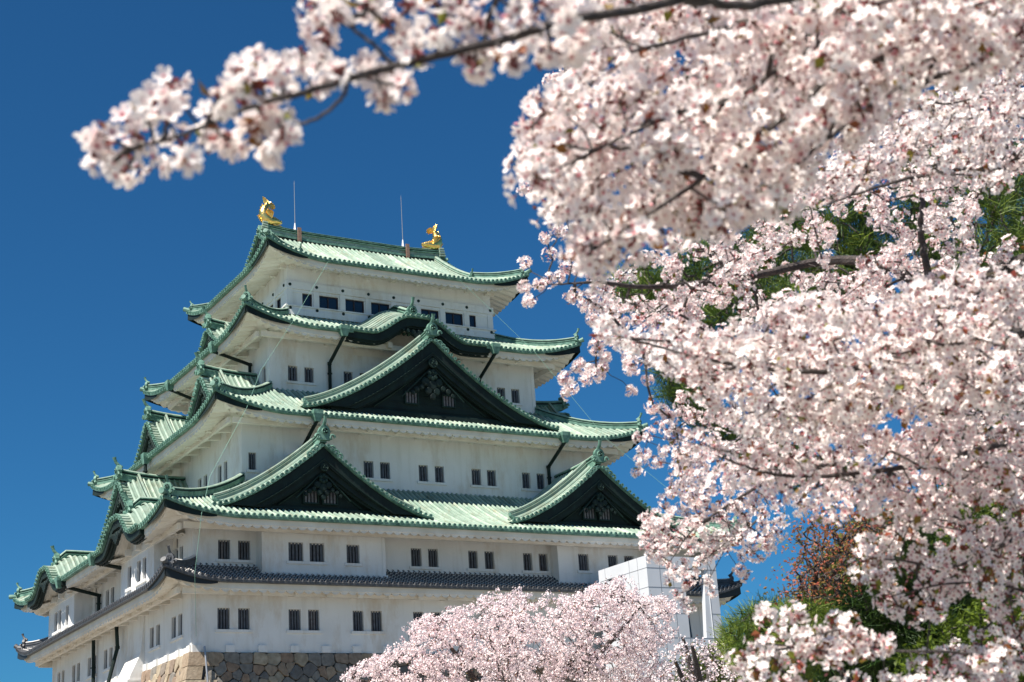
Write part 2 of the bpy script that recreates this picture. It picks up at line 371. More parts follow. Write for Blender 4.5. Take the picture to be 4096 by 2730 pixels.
# ---- roof skirts
def prof(t, c): return (1 + c) * t - c * t ** 2
def hipz(zi, zo, t, c, up): return zi + (zo - zi) * prof(t, c) + up * t ** 2
def beam(mb, p, q, wd, ht, m=0):
    p, q = np.asarray(p, float), np.asarray(q, float); T = q - p; T = T / np.linalg.norm(T); s = np.cross(T, A(0, 0, 1)); s /= np.linalg.norm(s); u = A(0, 0, 1)
    c = [(-1, 0), (1, 0), (1, -1), (-1, -1)]
    v = [p + s * wd / 2 * a - u * ht * (-b) for a, b in c] + [q + s * wd / 2 * a - u * ht * (-b) for a, b in c]
    mb.hexa(v, m)
def eaves(zo, ax, dy, ov_x, ov_y, up, Wd, parent, amp=.20, per=.59, rise=.30, brackets=True, inset=.32, fas=.40, cuts=()):
    """white plaster underside: fascia, wavy rafters, purlin and bracket beams. ax, dy = eave half sizes"""
    mb = MB()
    for k in range(4):
        a, d, ov, ovs = ((ax, dy, ov_y, ov_x), (dy, ax, ov_x, ov_y))[k in (1, 2)]
        w = W(k); ao = a - inset; do = d - inset; o = ov - inset
        n_ = int(2 * ao / (per / 8)); S = np.linspace(-ao, ao, n_ + 1)
        ce = a - np.abs(S)
        ue = up * np.clip(1 - ce / Wd, 0, None) ** 2
        wav = -amp * np.abs(np.sin(math.pi * S / per)) ** .8 * np.clip((ce - inset) / 1.2, 0, 1) + 0
        z0 = zo - .10 + ue; z1 = zo - .10 - fas + ue
        sm_ = (S[:-1] + S[1:]) / 2; kp = np.ones(len(sm_), bool)
        for k_, c_, h_ in cuts:
            if k_ == k: kp &= np.abs(sm_ - c_) > h_ * .55
        mb.grid(np.stack([w(S, do, z0), w(S, do, z1), w(S, do - .05, z1), w(S, do - .05, z1 + wav)]), 0, keep=np.stack([kp] * 3))
        U = np.linspace(0, 1, 6)[:, None]
        um = np.clip((ao - np.abs(S)) / o, 0, 1)[None, :]
        uu = U * um
        zz = zo - .10 - fas + rise * uu * o + wav[None, :] + up * np.clip(1 - (ce[None, :]) / Wd, 0, None) ** 2 * (1 - .55 * uu)
        mb.grid(w(S[None, :], do - .05 - uu * (o + .1), zz), 0, keep=np.stack([kp] * 5))
        wl = d - ov                              # wall plane
        al = a - ovs
        if brackets:
            pz = zo - .10 - fas + rise * (o - .55 * ov) + .02
            mb.box((-al - .6 * ovs * .62, wl + .40 * ov, pz - .42), (al + .6 * ovs * .62, wl + .40 * ov + .22, pz - .04), 0, X(k))
            nb = max(2, int(round(2 * al / 2.1)))
            for j in range(1, nb):
                c = -al + 2 * al * j / nb
                z_ = zo - .10 - fas + rise * o
                v = w(A(c - .17, c + .17, c + .17, c - .17) if 1 else 0, A(wl - .1, wl - .1, wl + .60 * ov, wl + .60 * ov), A(z_ - .62, z_ - .62, z_ - .78, z_ - .78))
                v2 = v + A(0, 0, .42); v2[:2] += A(0, 0, .1)
                mb.hexa(np.concatenate([v, v2]), 0)
        else:
            nb = max(2, int(round(2 * al / 2.1)))
            for j in range(0, nb + 1):
                c = -al + 2 * al * j / nb + (.35 if j == 0 else -.35 if j == nb else 0)
                z_ = zo - .10 - fas + rise * o
                mb.box((c - .19, wl - .1, z_ - .36), (c + .19, wl + .42, z_ + .05), 0, X(k))
    for sx in (-1, 1):
        for sy in (-1, 1):
            p = A(sx * (ax - ov_x - .1), sy * (dy - ov_y - .1), zo - .35 + rise * ov_x - .3); q = A(sx * (ax - .45), sy * (dy - .45), zo - .42 + up * .80)
            beam(mb, p, q, .42, -.34)
            if brackets:
                pm = p * .45 + q * .55
                beam(mb, p + A(0, 0, -.42), pm + A(0, 0, -.25), .5, -.3)
    o_ = mb.build('eave', M['eave'], parent)
    cb = MB()                                      # green caps on the corner rafters
    for sx in (-1, 1):
        for sy in (-1, 1):
            p = A(sx * (ax - .85), sy * (dy - .85), zo - .46 + up * .70); q = A(sx * (ax - .28), sy * (dy - .28), zo - .40 + up * .86)
            beam(cb, p, q, .46, -.42)
    cb.build('rafter_cap', M['dark'], parent)
    return o_
def tile_row(mb, k, s, T, zf, df, r, mm, kawara=False):
    """one row of round tiles down the slope on side k at lateral position s"""
    w = W(k); z = zf(s, T); d = df(T); P = w(s, d, z)
    sd = w(1., 0., 0.); g = P[-1] - P[0]; nr = np.cross(sd, g); nr /= np.linalg.norm(nr); nr = nr if nr[2] > 0 else -nr
    if not kawara:
        rib(mb, P, sd, nr, r, mm, 5, flat=1.1)
    else:
        L = np.linalg.norm(g); n_ = max(1, int(round(L / .36)))
        tt = np.linspace(T[0], T[-1], n_ + 1)
        Q = w(s, df(tt), zf(s, tt)); rib(mb, Q, sd, nr, r, 0, 5, flat=1.1)
        for i in range(n_):
            a_ = Q[i] * .22 + Q[i + 1] * .78; b_ = Q[i] * -.04 + Q[i + 1] * 1.04
            rib(mb, np.stack([a_, b_]), sd, nr, r * 1.2, 3, 5, flat=1.15)
    ax = w(0., 1., 0.) + A(0, 0, .12 * 0)
    cap_disc(mb, P[-1] + nr * r * .35, ax, r * 1.25, 1)
RM = [M['trim'], M['dark2'], M['copper']]  # sides, darkened recess bands, lighter top rows painted in as highlights
def hip_ridge(mb, pts, m=1, wd=.36, ht=.42, stop=.9):
    """stacked ridge swept along pts"""
    P = np.asarray(pts, float); T = np.gradient(P, axis=0); T[:, 2] = 0; T /= np.linalg.norm(T, axis=1)[:, None]
    S = np.stack([-T[:, 1], T[:, 0], 0 * T[:, 0]], -1); u = A(0, 0, 1)
    sec = [(-.5, -.3), (-.5, .35), (-.62, .38), (-.62, .5), (-.42, .53), (-.42, .78), (-.5, .8), (-.5, .92), (-.22, 1.1), (.22, 1.1), (.5, .92), (.5, .8), (.42, .78), (.42, .53), (.62, .5), (.62, .38), (.5, .35), (.5, -.3)]
    R = np.stack([P + S * a * wd + u * b * ht for a, b in sec], 1)
    sm_ = [0, 0, 0, 0, 1, 0, 0, 2, 2, 2, 0, 0, 1, 0, 0, 0, 0]
    mb.grid(R, m + np.tile(sm_, len(P) - 1)); mb.add(R[0], [tuple(range(len(sec)))], m); mb.add(R[-1], [tuple(range(len(sec)))], m)
def roof(ax_i, ay_i, zi, ax_o, ay_o, zo, up, Wd, ovx, ovy, c=.3, kawara=False, hip_stop=.93, eave_kw={}, cuts=()):
    mb = MB(); TT = np.linspace(0, 1, 9)
    o = None
    for k in range(4):
        ai, di, ao, do = ((ax_i, ay_i, ax_o, ay_o), (ay_i, ax_i, ay_o, ax_o))[k in (1, 2)]
        w = W(k)
        df = lambda t: di + (do - di) * t
        af = lambda t: ai + (ao - ai) * t
        zf = lambda s, t: zi + (zo - zi) * prof(t, c) + upturn(af(t) - np.abs(s), t, up, Wd)
        S = np.linspace(-1, 1, 81)[None, :]; S = np.sign(S) * np.abs(S) ** .8
        t = np.linspace(-.12, 1, 11)[:, None]; tc = np.clip(t, 0, 1)
        SS = S * af(t); Z = zf(SS, tc) + (tc - t) * (zi - zo)
        cut = lambda s_, f: np.any([np.abs(s_ - c_) < h_ * f for k_, c_, h_ in cuts if k_ == k], axis=0) if any(k_ == k for k_, _, _ in cuts) else np.zeros(np.shape(s_), bool)
        cs_ = (SS[:-1, :-1] + SS[1:, 1:]) / 2; ct_ = (tc[:-1] + tc[1:]) / 2 + 0 * cs_
        mb.grid(w(SS, df(t) + 0 * S, Z), 0, tone=.1, keep=~(cut(cs_, .93) & (ct_ > .45)))
        e = SS[-1]; ze = Z[-1]                     # dark drip edge of the roof
        ke = ~cut((e[:-1] + e[1:]) / 2, .93)
        mb.grid(np.stack([w(e, do, ze), w(e, do + .03, ze - .03), w(e, do + .02, ze - .17), w(e, do - .25, ze - .19)]), 1, keep=np.stack([ke] * 3))
        n_ = int(ao / TILE)
        for j in range(-n_, n_ + 1):
            s = j * TILE
            if k in (2, 3) and kawara: pass
            t0 = max(0, (abs(s) - ai) / (ao - ai))
            if t0 > .985: continue
            tile_row(mb, k, s, np.linspace(t0, .5 if cut(np.array(s), .93) else 1.0, 8), zf, df, .095, 0, kawara)
        # black boards that close the rising corners
        for sx in (-1, 1):
            q = np.linspace(ao - .12, ao - 3.3, 10); uo = up * np.clip(1 - (ao - q) / Wd, 0, None) ** 2
            th = .16 + .40 * np.linspace(1, 0, 10) ** .7
            mb.grid(np.stack([w(sx * q, do - .09, zo - .13 + uo), w(sx * q, do - .07, zo - .13 + uo - th)]), 2)
    mats = [M['kawara'], M['kawara'], M['black'], M['joint']] if kawara else [M['copper'], M['trim'], M['dark'], M['trim']]
    o = mb.build('roof', mats, castle)
    for sx in (-1, 1):
        for sy in (-1, 1):
            hb = MB(); t = np.linspace(0.0, 1.0, 22)
            P = np.stack([sx * (ax_i + (ax_o - ax_i) * t), sy * (ay_i + (ay_o - ay_i) * t), hipz(zi, zo, t, c, up) + .12], -1)
            n1 = int(22 * hip_stop)
            hip_ridge(hb, P[:n1 + 1], 0, ht=.40); 
            tail = P[n1 - 1:] + A(0, 0, -.02); tail[-1] += (P[-1] - P[-2]) * .6 + A(0, 0, .12)
            hb.tube(tail, [.16] * (len(tail) - 1) + [.19], 8, 0)
            ob = hb.build('hip_ridge', [M['kawara'], M['kawara'], M['joint']] if kawara else RM, o)
            ob_ = MB(); out = P[-1] - P[0]; out[2] = 0; out /= np.linalg.norm(out)
            oni(ob_, P[n1] + A(0, 0, .0), out, .8, 0)
            ob_.build('ridge_end_tile', [M['kawara'] if kawara else M['trim'], M['kawara'] if kawara else M['dark']], o)
    eaves(zo - .02, ax_o, ay_o, ovx, ovy, up, Wd, o, cuts=cuts, **eave_kw)
    return o
R1 = roof(18.65, 15.5, 5.36, 21.3, 18.0, 4.06, .80, 4.0, 2.35, 1.95, kawara=True, hip_stop=.80)
R2 = roof(14.0, 11.5, 11.75, 21.55, 18.6, 7.85, .95, 5.0, 2.9, 3.1, cuts=((1, -9.0, 4.9), (1, 9.0, 4.9)))
R3 = roof(10.8, 8.57, 19.2, 16.85, 14.15, 15.95, 1.15, 5.5, 2.85, 2.65)
R4 = roof(8.5, 6.55, 25.62, 13.65, 11.3, 23.2, 1.2, 5.5, 2.85, 2.73, cuts=((0, -.25, 5.8),))
# ---- gables
def gable(k, s0, hw, za, zf_, d_f, d_b, wallset=1.0, n_exp=1.6, kind='chidori', board=.75, ridge=True, ons=1.15, wins=(), zbase=None, parent=castle, verge_only=False, curve=None, name='gable', lift=0., lslope=.5, back=0):
    """roofed gable on side k centred at s0: half width hw, apex za, foot zf_, face plane d_f, running back to d_b"""
    w = W(k)
    if curve is None:
        if kind == 'chidori': curve = lambda q: zf_ + (za - zf_) * np.clip(1 - q / hw, 0, 1) ** n_exp
        else:
            def curve(q):
                x = np.clip(q / hw, 0, 1); u = np.clip((x - .10) / .56, 0, 1); h_ = 1 - u * u * (3 - 2 * u)
                return zf_ + (za - zf_) * (.92 * h_ + .08 * (1 - x ** 2)) + .12 * np.clip((x - .7) / .3, 0, 1) ** 2
    Q = np.linspace(0, hw, 33); Zc = curve(Q)
    if kind == 'chidori' and not verge_only: lift = .45
    LF = lambda d: np.minimum(lslope * np.clip(d_f - .65 - np.asarray(d, float), 0, None), lift)
    mb = MB()
    arc = np.concatenate([[0], np.cumsum(np.hypot(np.diff(Q), np.diff(Zc)))])
    for sg in (-1, 1):
        if not verge_only:
            dd = np.linspace(d_b, d_f, 3 if not lift else 16)[:, None]
            mb.grid(w(s0 + sg * Q[None, :], dd, Zc[None, :] + LF(dd)), 0, tone=.1)
            # tile rows running down the curve
            for d in np.arange(d_f - (1.8 if kind == 'chidori' else 1.4), d_b, -TILE):
                P = w(s0 + sg * Q, d, Zc + LF(d)); T = np.gradient(P, axis=0); T /= np.linalg.norm(T, axis=1)[:, None]
                N = np.cross(T, w(0., 1., 0.)); N *= np.sign(N[:, 2:3] + 1e-9); a = np.linspace(0, math.pi, 5)
                R = P[:, None] + .095 * (np.cos(a)[None, :, None] * w(0., 1., 0.) + 1.1 * np.sin(a)[None, :, None] * N[:, None]); mb.grid(R, 0, tone=rng.uniform(.22, 1.))
        # two heavy rows behind the verge
        for d, r_ in ((d_f - .74, .12), (d_f - 1.08, .13)):
            P = w(s0 + sg * Q, d, Zc + .06 + LF(d))
            mb.tube(P[:-2], r_, 7, 0)
        if kind == 'chidori' and not verge_only:
            Qr = np.linspace(.25, hw - .75, 20); hip_ridge(mb, w(s0 + sg * Qr, d_f - 1.45, curve(Qr) + .10 + LF(d_f - 1.45)), 0, wd=.26, ht=.34)
            mb.tube(w(s0 + sg * Qr, d_f - 1.45, curve(Qr) + .47 + LF(d_f - 1.45)), .085, 6, 0)
        # verge: short tiles pointing out over the face
        mb.grid(w(s0 + sg * Q[None, :], A(d_f - .72, d_f)[:, None], Zc[None, :] + .01), 0)
        mb.grid(w(s0 + sg * Q[None, :], A(d_f, d_f, d_f - .5)[:, None], (Zc[None, :] - A(0, .11, .17)[:, None])), 1)
        for a_ in np.arange(.25, arc[-1], TILE):
            q = np.interp(a_, arc, Q); z = np.interp(q, Q, Zc); e = .02
            sl_ = (np.interp(min(q + e, hw), Q, Zc) - np.interp(max(q - e, 0), Q, Zc)) / (min(q + e, hw) - max(q - e, 0))
            T = w(sg * 1., 0., sl_); T = T / np.linalg.norm(T); O = w(0., 1., 0.); N = np.cross(T, O); N *= np.sign(N[2])
            P = np.stack([w(s0 + sg * q, d_f - .62, z), w(s0 + sg * q, d_f + .03, z)]) + N * .02
            rib(mb, P, T, N, .125, 0, 5, flat=1.1); cap_disc(mb, P[-1] + N * .04, O, .125, 1)
        # foot: small raised tail at the end of the heavy row
        tp = w(s0 + sg * (hw - .9), d_f - .98, np.interp(hw - .9, Q, Zc) + .15)
        if kind == 'chidori' and not verge_only:
            mb.tube([tp + w(-sg * .3, 0, -.02), tp + w(sg * .1, 0, .1), tp + w(sg * .32, 0, .32), tp + w(sg * .4, 0, .52)], [.15, .16, .12, .07], 6, 1)
            mb.box((-.2, -.2, -.25), (.2, .2, .2), 1, lambda v: v + tp)
    g = mb.build(name, [M['copper'], M['trim'], M['dark'], M['dark']], parent)
    # bargeboard: two stepped boards under the verge
    bb = MB()
    for sg in (-1, 1):
        for (dd, top, h0, h1, th) in ((d_f - .16, .17, board, board * .72, .16), (d_f - .34, .17, board * (1.45 if kind == 'chidori' else 1.18), board * (1.05 if kind == 'chidori' else .95), .17), (d_f - .52, .17, board * (1.62 if kind == 'chidori' else 1.32), board * (1.15 if kind == 'chidori' else 1.1), .17)):
            h = h0 + (h1 - h0) * Q / hw
            # bottom edge measured square to the curve
            sl_ = np.gradient(Zc, Q); nn = np.sqrt(1 + sl_ ** 2)
            zb_ = Zc - top - h * np.minimum(nn, 1.5); 
            if kind == 'chidori' and zbase is not None: zb_ = np.maximum(zb_, zbase)
            zb_ = np.minimum(zb_, Zc - top - .02)
            a_ = w(s0 + sg * Q, dd, Zc - top); b_ = w(s0 + sg * Q, dd, zb_); c_ = w(s0 + sg * Q, dd - th, zb_); e_2 = w(s0 + sg * Q, dd - th, Zc - top)
            bb.grid(np.stack([a_, b_, c_, e_2]), 0)
            bb.add(np.stack([a_[-1], b_[-1], c_[-1], e_2[-1]]), [(0, 1, 2, 3)], 0)
    # raised bead along the lower edge
        h = board * 1.0 + 0 * Q; sl_ = np.gradient(Zc, Q); nn = np.minimum(np.sqrt(1 + sl_ ** 2), 1.5)
        zz = Zc - .17 - board * .78 * nn
        if kind == 'chidori':
            keep_ = zz > (zbase or -99) + .1
            if keep_.sum() > 2: bb.tube(w(s0 + sg * Q[keep_], d_f - .13, zz[keep_]), .035, 5, 1)
    if kind == 'chidori':      # crest disc and side rosettes on the board
        for (cs, dz, rr) in ((0, board * .75 + .95 * hw / 10, .30 * hw / 8), (-.80 * hw, .62 * board + .3, .2 * hw / 8), (.80 * hw, .62 * board + .3, .2 * hw / 8)):
            a = np.arange(12) * math.pi / 6; cz = curve(abs(cs)) - .2 - dz
            if zbase and cz - rr < zbase: continue
            R = w(s0 + cs + rr * np.cos(a), d_f - .14, cz + rr * np.sin(a)); R2 = w(s0 + cs + rr * .85 * np.cos(a), d_f - .08, cz + rr * .85 * np.sin(a)); R3 = w(s0 + cs + rr * .7 * np.cos(a), d_f - .11, cz + rr * .7 * np.sin(a))
            bb.grid(np.stack([R, R2, R3]), 1, True); bb.add(R3, [tuple(range(12))], 0)
            for j in range(3):
                t_ = math.pi / 2 + j * 2.094
                bb.tube(np.stack([w(s0 + cs + rr * .15 * math.cos(t_), d_f - .1, cz + rr * .15 * math.sin(t_)), w(s0 + cs + rr * .5 * math.cos(t_), d_f - .08, cz + rr * .5 * math.sin(t_))]), rr * .18, 6, 1)
    bb.build('bargeboard', [M['dark'], M['dark2']] if kind == 'chidori' else [M['dark'], M['dark']], g)
    # underside between verge and wall
    gw = MB(); dw = d_f - wallset; zb0 = zbase if zbase is not None else zf_ - .6
    for sg in (-1, 1):
        if kind == 'chidori': gw.grid(w(s0 + sg * Q[None, :], A(d_f - .3, dw - .2)[:, None], Zc[None, :] - .2), 0)
        else:
            dn = np.linspace(d_f - .5, dw - .1, 16); wv = np.where(np.arange(16) % 3 == 0, -.10, 0)
            gw.grid(w(s0 + sg * Q[None, :], dn[:, None], Zc[None, :] - .34 + wv[:, None]), 2)
            m_ = Q < .72 * hw; gw.grid(np.stack([w(s0 + sg * Q[m_], dw + .03, Zc[m_] - .3), w(s0 + sg * Q[m_], dw + .03, 0 * Q[m_] + zf_ - .9)]), 2)
    if kind == 'chidori':
        zt = Zc - .2; zb_ = np.minimum(np.full_like(zt, zb0), zt - .01)
        for sg in (-1, 1):
            gw.grid(np.stack([w(s0 + sg * Q, dw, zt), w(s0 + sg * Q, dw, zb_)]), 0)
        # copper seams and a base ledge
        for z in np.arange(zb0 + .45, za - 1.5, .52):
            qq = np.interp(-z, -Zc, Q) - .3
            if qq > .3: gw.box((s0 - qq, dw - .02, z), (s0 + qq, dw + .035, z + .05), 0, X(k))
        qb = np.interp(-(zb0 + .35), -Zc, Q) - .2
        gw.box((s0 - qb, dw - .02, zb0 - .25), (s0 + qb, dw + .42, zb0 + .10), 0, X(k)); gw.box((s0 - qb, dw - .02, zb0 + .10), (s0 + qb, dw + .28, zb0 + .22), 1, X(k))
        # inner diagonal battens
        for sg in (-1, 1):
            i0 = 3; q_ = Q[i0:22]; zz = Zc[i0:22] - board * 1.9 - .25
            kk = zz > zb0 + .3
            if kk.sum() > 2: gw.tube(w(s0 + sg * q_[kk], dw + .08, zz[kk]), .07, 5, 1)
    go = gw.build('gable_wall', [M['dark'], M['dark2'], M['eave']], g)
    # pendant ornament
    if kind == 'chidori':
        pb = MB(); h = hw / 9 * 1.0; zc = za - board * 1.5 - 1.35 * h
        def lobe(cs, cz, r_, dd): 
            a = np.arange(10) * math.pi / 5
            R = w(s0 + cs + r_ * np.cos(a), dd, cz + r_ * np.sin(a)); R2 = w(s0 + cs + r_ * .7 * np.cos(a), dd + .10, cz + r_ * .7 * np.sin(a))
            pb.grid(np.stack([R, R2]), 0, True); pb.add(R2, [tuple(range(10))], 0)
        dd = d_f - .42
        for cs, cz, r_ in ((0, 0, .30), (-.45, -.35, .30), (.45, -.35, .30), (0, -.55, .36), (-.28, -.95, .26), (.28, -.95, .26), (0, -1.3, .24), (-.75, -.72, .2), (.75, -.72, .2), (-1.1, -.9, .2), (1.1, -.9, .2), (-1.4, -1.15, .16), (1.4, -1.15, .16)):
            lobe(cs * h, zc + cz * h, r_ * h, dd)
        for j in range(6):
            t_ = j * math.pi / 3 + .5; r_ = .16 * h; a = np.arange(8) * math.pi / 4
            R = w(s0 + .24 * h * math.cos(t_) + r_ * np.cos(a), dd + .1, zc + .1 * h + .24 * h * math.sin(t_) + r_ * np.sin(a)); R2 = w(s0 + .24 * h * math.cos(t_) + r_ * .6 * np.cos(a), dd + .2, zc + .1 * h + .24 * h * math.sin(t_) + r_ * .6 * np.sin(a))
            pb.grid(np.stack([R, R2]), 1, True); pb.add(R2, [tuple(range(8))], 1)
        for sg in (-1, 1):
            pb.tube(w(s0 + sg * h * A(.1, .6, 1.1, 1.7, 2.2), dd + .02, zc + h * A(.5, .05, -.45, -1.0, -1.5)), .05, 5, 1)
        pb.build('gable_pendant', [M['dark'], M['dark2']], g)
        for (a0, a1, z0, z1) in wins:
            mb2 = MB(); X_ = X(k)
            mb2.box((a0, dw + .0, z0), (a1, dw + .05, z1), 0, X_)
            nb = 4
            for j in range(nb):
                c_ = a0 + (a1 - a0) * (j + .5) / nb; mb2.box((c_ - .065, dw + .05, z0), (c_ + .065, dw + .12, z1 - .004), 1, X_)
            for q0, q1, y0, y1 in ((a0 - .09, a1 + .09, z0 - .09, z0), (a0 - .09, a1 + .09, z1, z1 + .09), (a0 - .09, a0, z0, z1), (a1, a1 + .09, z0, z1)):
                mb2.box((q0, dw - .02, y0), (q1, dw + .17, y1), 2, X_)
            mb2.build('window', [M['hole'], M['bars2'], M['dark2']], g)
    else:
        pb = MB(); dd = d_f - .3; zc = za - board * 1.35 - .45
        for cs, cz, r_ in ((0, 0, .34), (-.5, .03, .26), (.5, .03, .26), (-.95, .12, .2), (.95, .12, .2), (0, -.38, .26), (-.32, -.2, .22), (.32, -.2, .22), (-1.3, .16, .14), (1.3, .16, .14)):
            a = np.arange(10) * math.pi / 5
            R = w(s0 + cs + r_ * np.cos(a), dd, zc + cz + r_ * np.sin(a)); R2 = w(s0 + cs + r_ * .7 * np.cos(a), dd + .18, zc + cz + r_ * .7 * np.sin(a))
            pb.grid(np.stack([R, R2]), 0, True); pb.add(R2, [tuple(range(10))], 0)
        pb.build('gable_pendant', M['dark'], g)
    if ridge:
        rb = MB(); dr = np.linspace(d_b - .3, d_f - .15 - back, 12)
        rise_ = (.55 if kind == 'chidori' else .12) * np.clip((dr - (d_f - 4.0)) / 4.0, 0, 1) ** 2 * .6
        hip_ridge(rb, w(s0, dr, za + .02 + rise_ + LF(dr) * (kind != 'chidori')), 0, wd=.42, ht=.62 if kind == 'chidori' else .5)
        rb.build('ridge', RM, g)
        ob = MB(); oni(ob, w(s0, d_f - .05 - back, za - .05 + rise_[-1] + LF(d_f - back) * (kind != 'chidori')), w(0., 1., 0.), ons, 0); ob.build('ridge_end_tile', [M['trim'], M['dark']], g)
        if kind == 'chidori':
            eb = MB()
            for sg in (-1, 1):
                eb = MB()
                for j in range(3):
                    a = np.linspace(0, 5.0, 9); rr = np.linspace(.2, .06, 9) * ons
                    c = w(s0 + sg * (.42 + .22 * j) * ons, d_f + .02, curve((.42 + .22 * j) * ons) - .02 + .12 * ons - .03 * j)
                    eb.tube([c + w(sg * r_ * math.cos(t_), 0., r_ * math.sin(t_)) for t_, r_ in zip(a, rr)], .07 * ons, 5, 0)
                eb.build('scroll_ornament', M['trim'], g)
    return g
def wn(k0, z0, z1, *cs): return [(c - .46, c + .46, z0, z1) for c in cs]
gable(FRONT, -10.65, 7.6, 13.0, 8.62, 17.3, 11.0, zbase=8.75, wins=[(-11.75, -10.85, 9.35, 10.1), (-10.45, -9.55, 9.35, 10.1)], n_exp=1.5)
gable(FRONT, 10.35, 7.6, 13.0, 8.62, 17.3, 11.0, zbase=8.75, wins=[(9.25, 10.15, 9.35, 10.1), (10.55, 11.45, 9.35, 10.1)], n_exp=1.5)
gable(FRONT, -.2, 10.1, 22.6, 16.78, 13.05, 8.3, zbase=17.0, wins=[(-2.1, -1.2, 17.95, 18.7), (.85, 1.75, 17.95, 18.7)], n_exp=1.5, board=.8)
gable(FRONT, -.25, 5.75, 24.85, 23.2, 11.4, 6.4, kind='kara', wallset=2.8, board=.6, name='curved_gable', lift=1.6, back=1.25)
gable(LEFT, 0, 4.9, 26.1, 23.4, 12.35, 8.3, zbase=23.75, n_exp=1.5, board=.5)
for c_ in (-6.0, 6.0): gable(LEFT, c_, 5.3, 20.35, 16.4, 15.0, 10.6, zbase=16.9, n_exp=1.5, board=.55)
gable(LEFT, 0, 8.0, 14.0, 8.6, 18.9, 13.8, zbase=9.0, n_exp=1.5, board=.75)
for c_ in (-9.0, 9.0): gable(LEFT, c_, 4.9, 9.4, 7.8, 21.7, 14.5, kind='kara', wallset=3.0, board=.5, name='curved_gable', lift=.9, lslope=.9, back=.9)
for c_ in (-6.0, 6.0): gable(RIGHT, c_, 5.3, 20.35, 16.4, 15.0, 10.6, zbase=16.9, n_exp=1.5, board=.55)
gable(RIGHT, 0, 4.9, 26.1, 23.4, 12.35, 8.3, zbase=23.75, n_exp=1.5, board=.5)
gable(RIGHT, 0, 8.0, 14.0, 8.6, 18.9, 13.8, zbase=9.0, n_exp=1.5, board=.75)
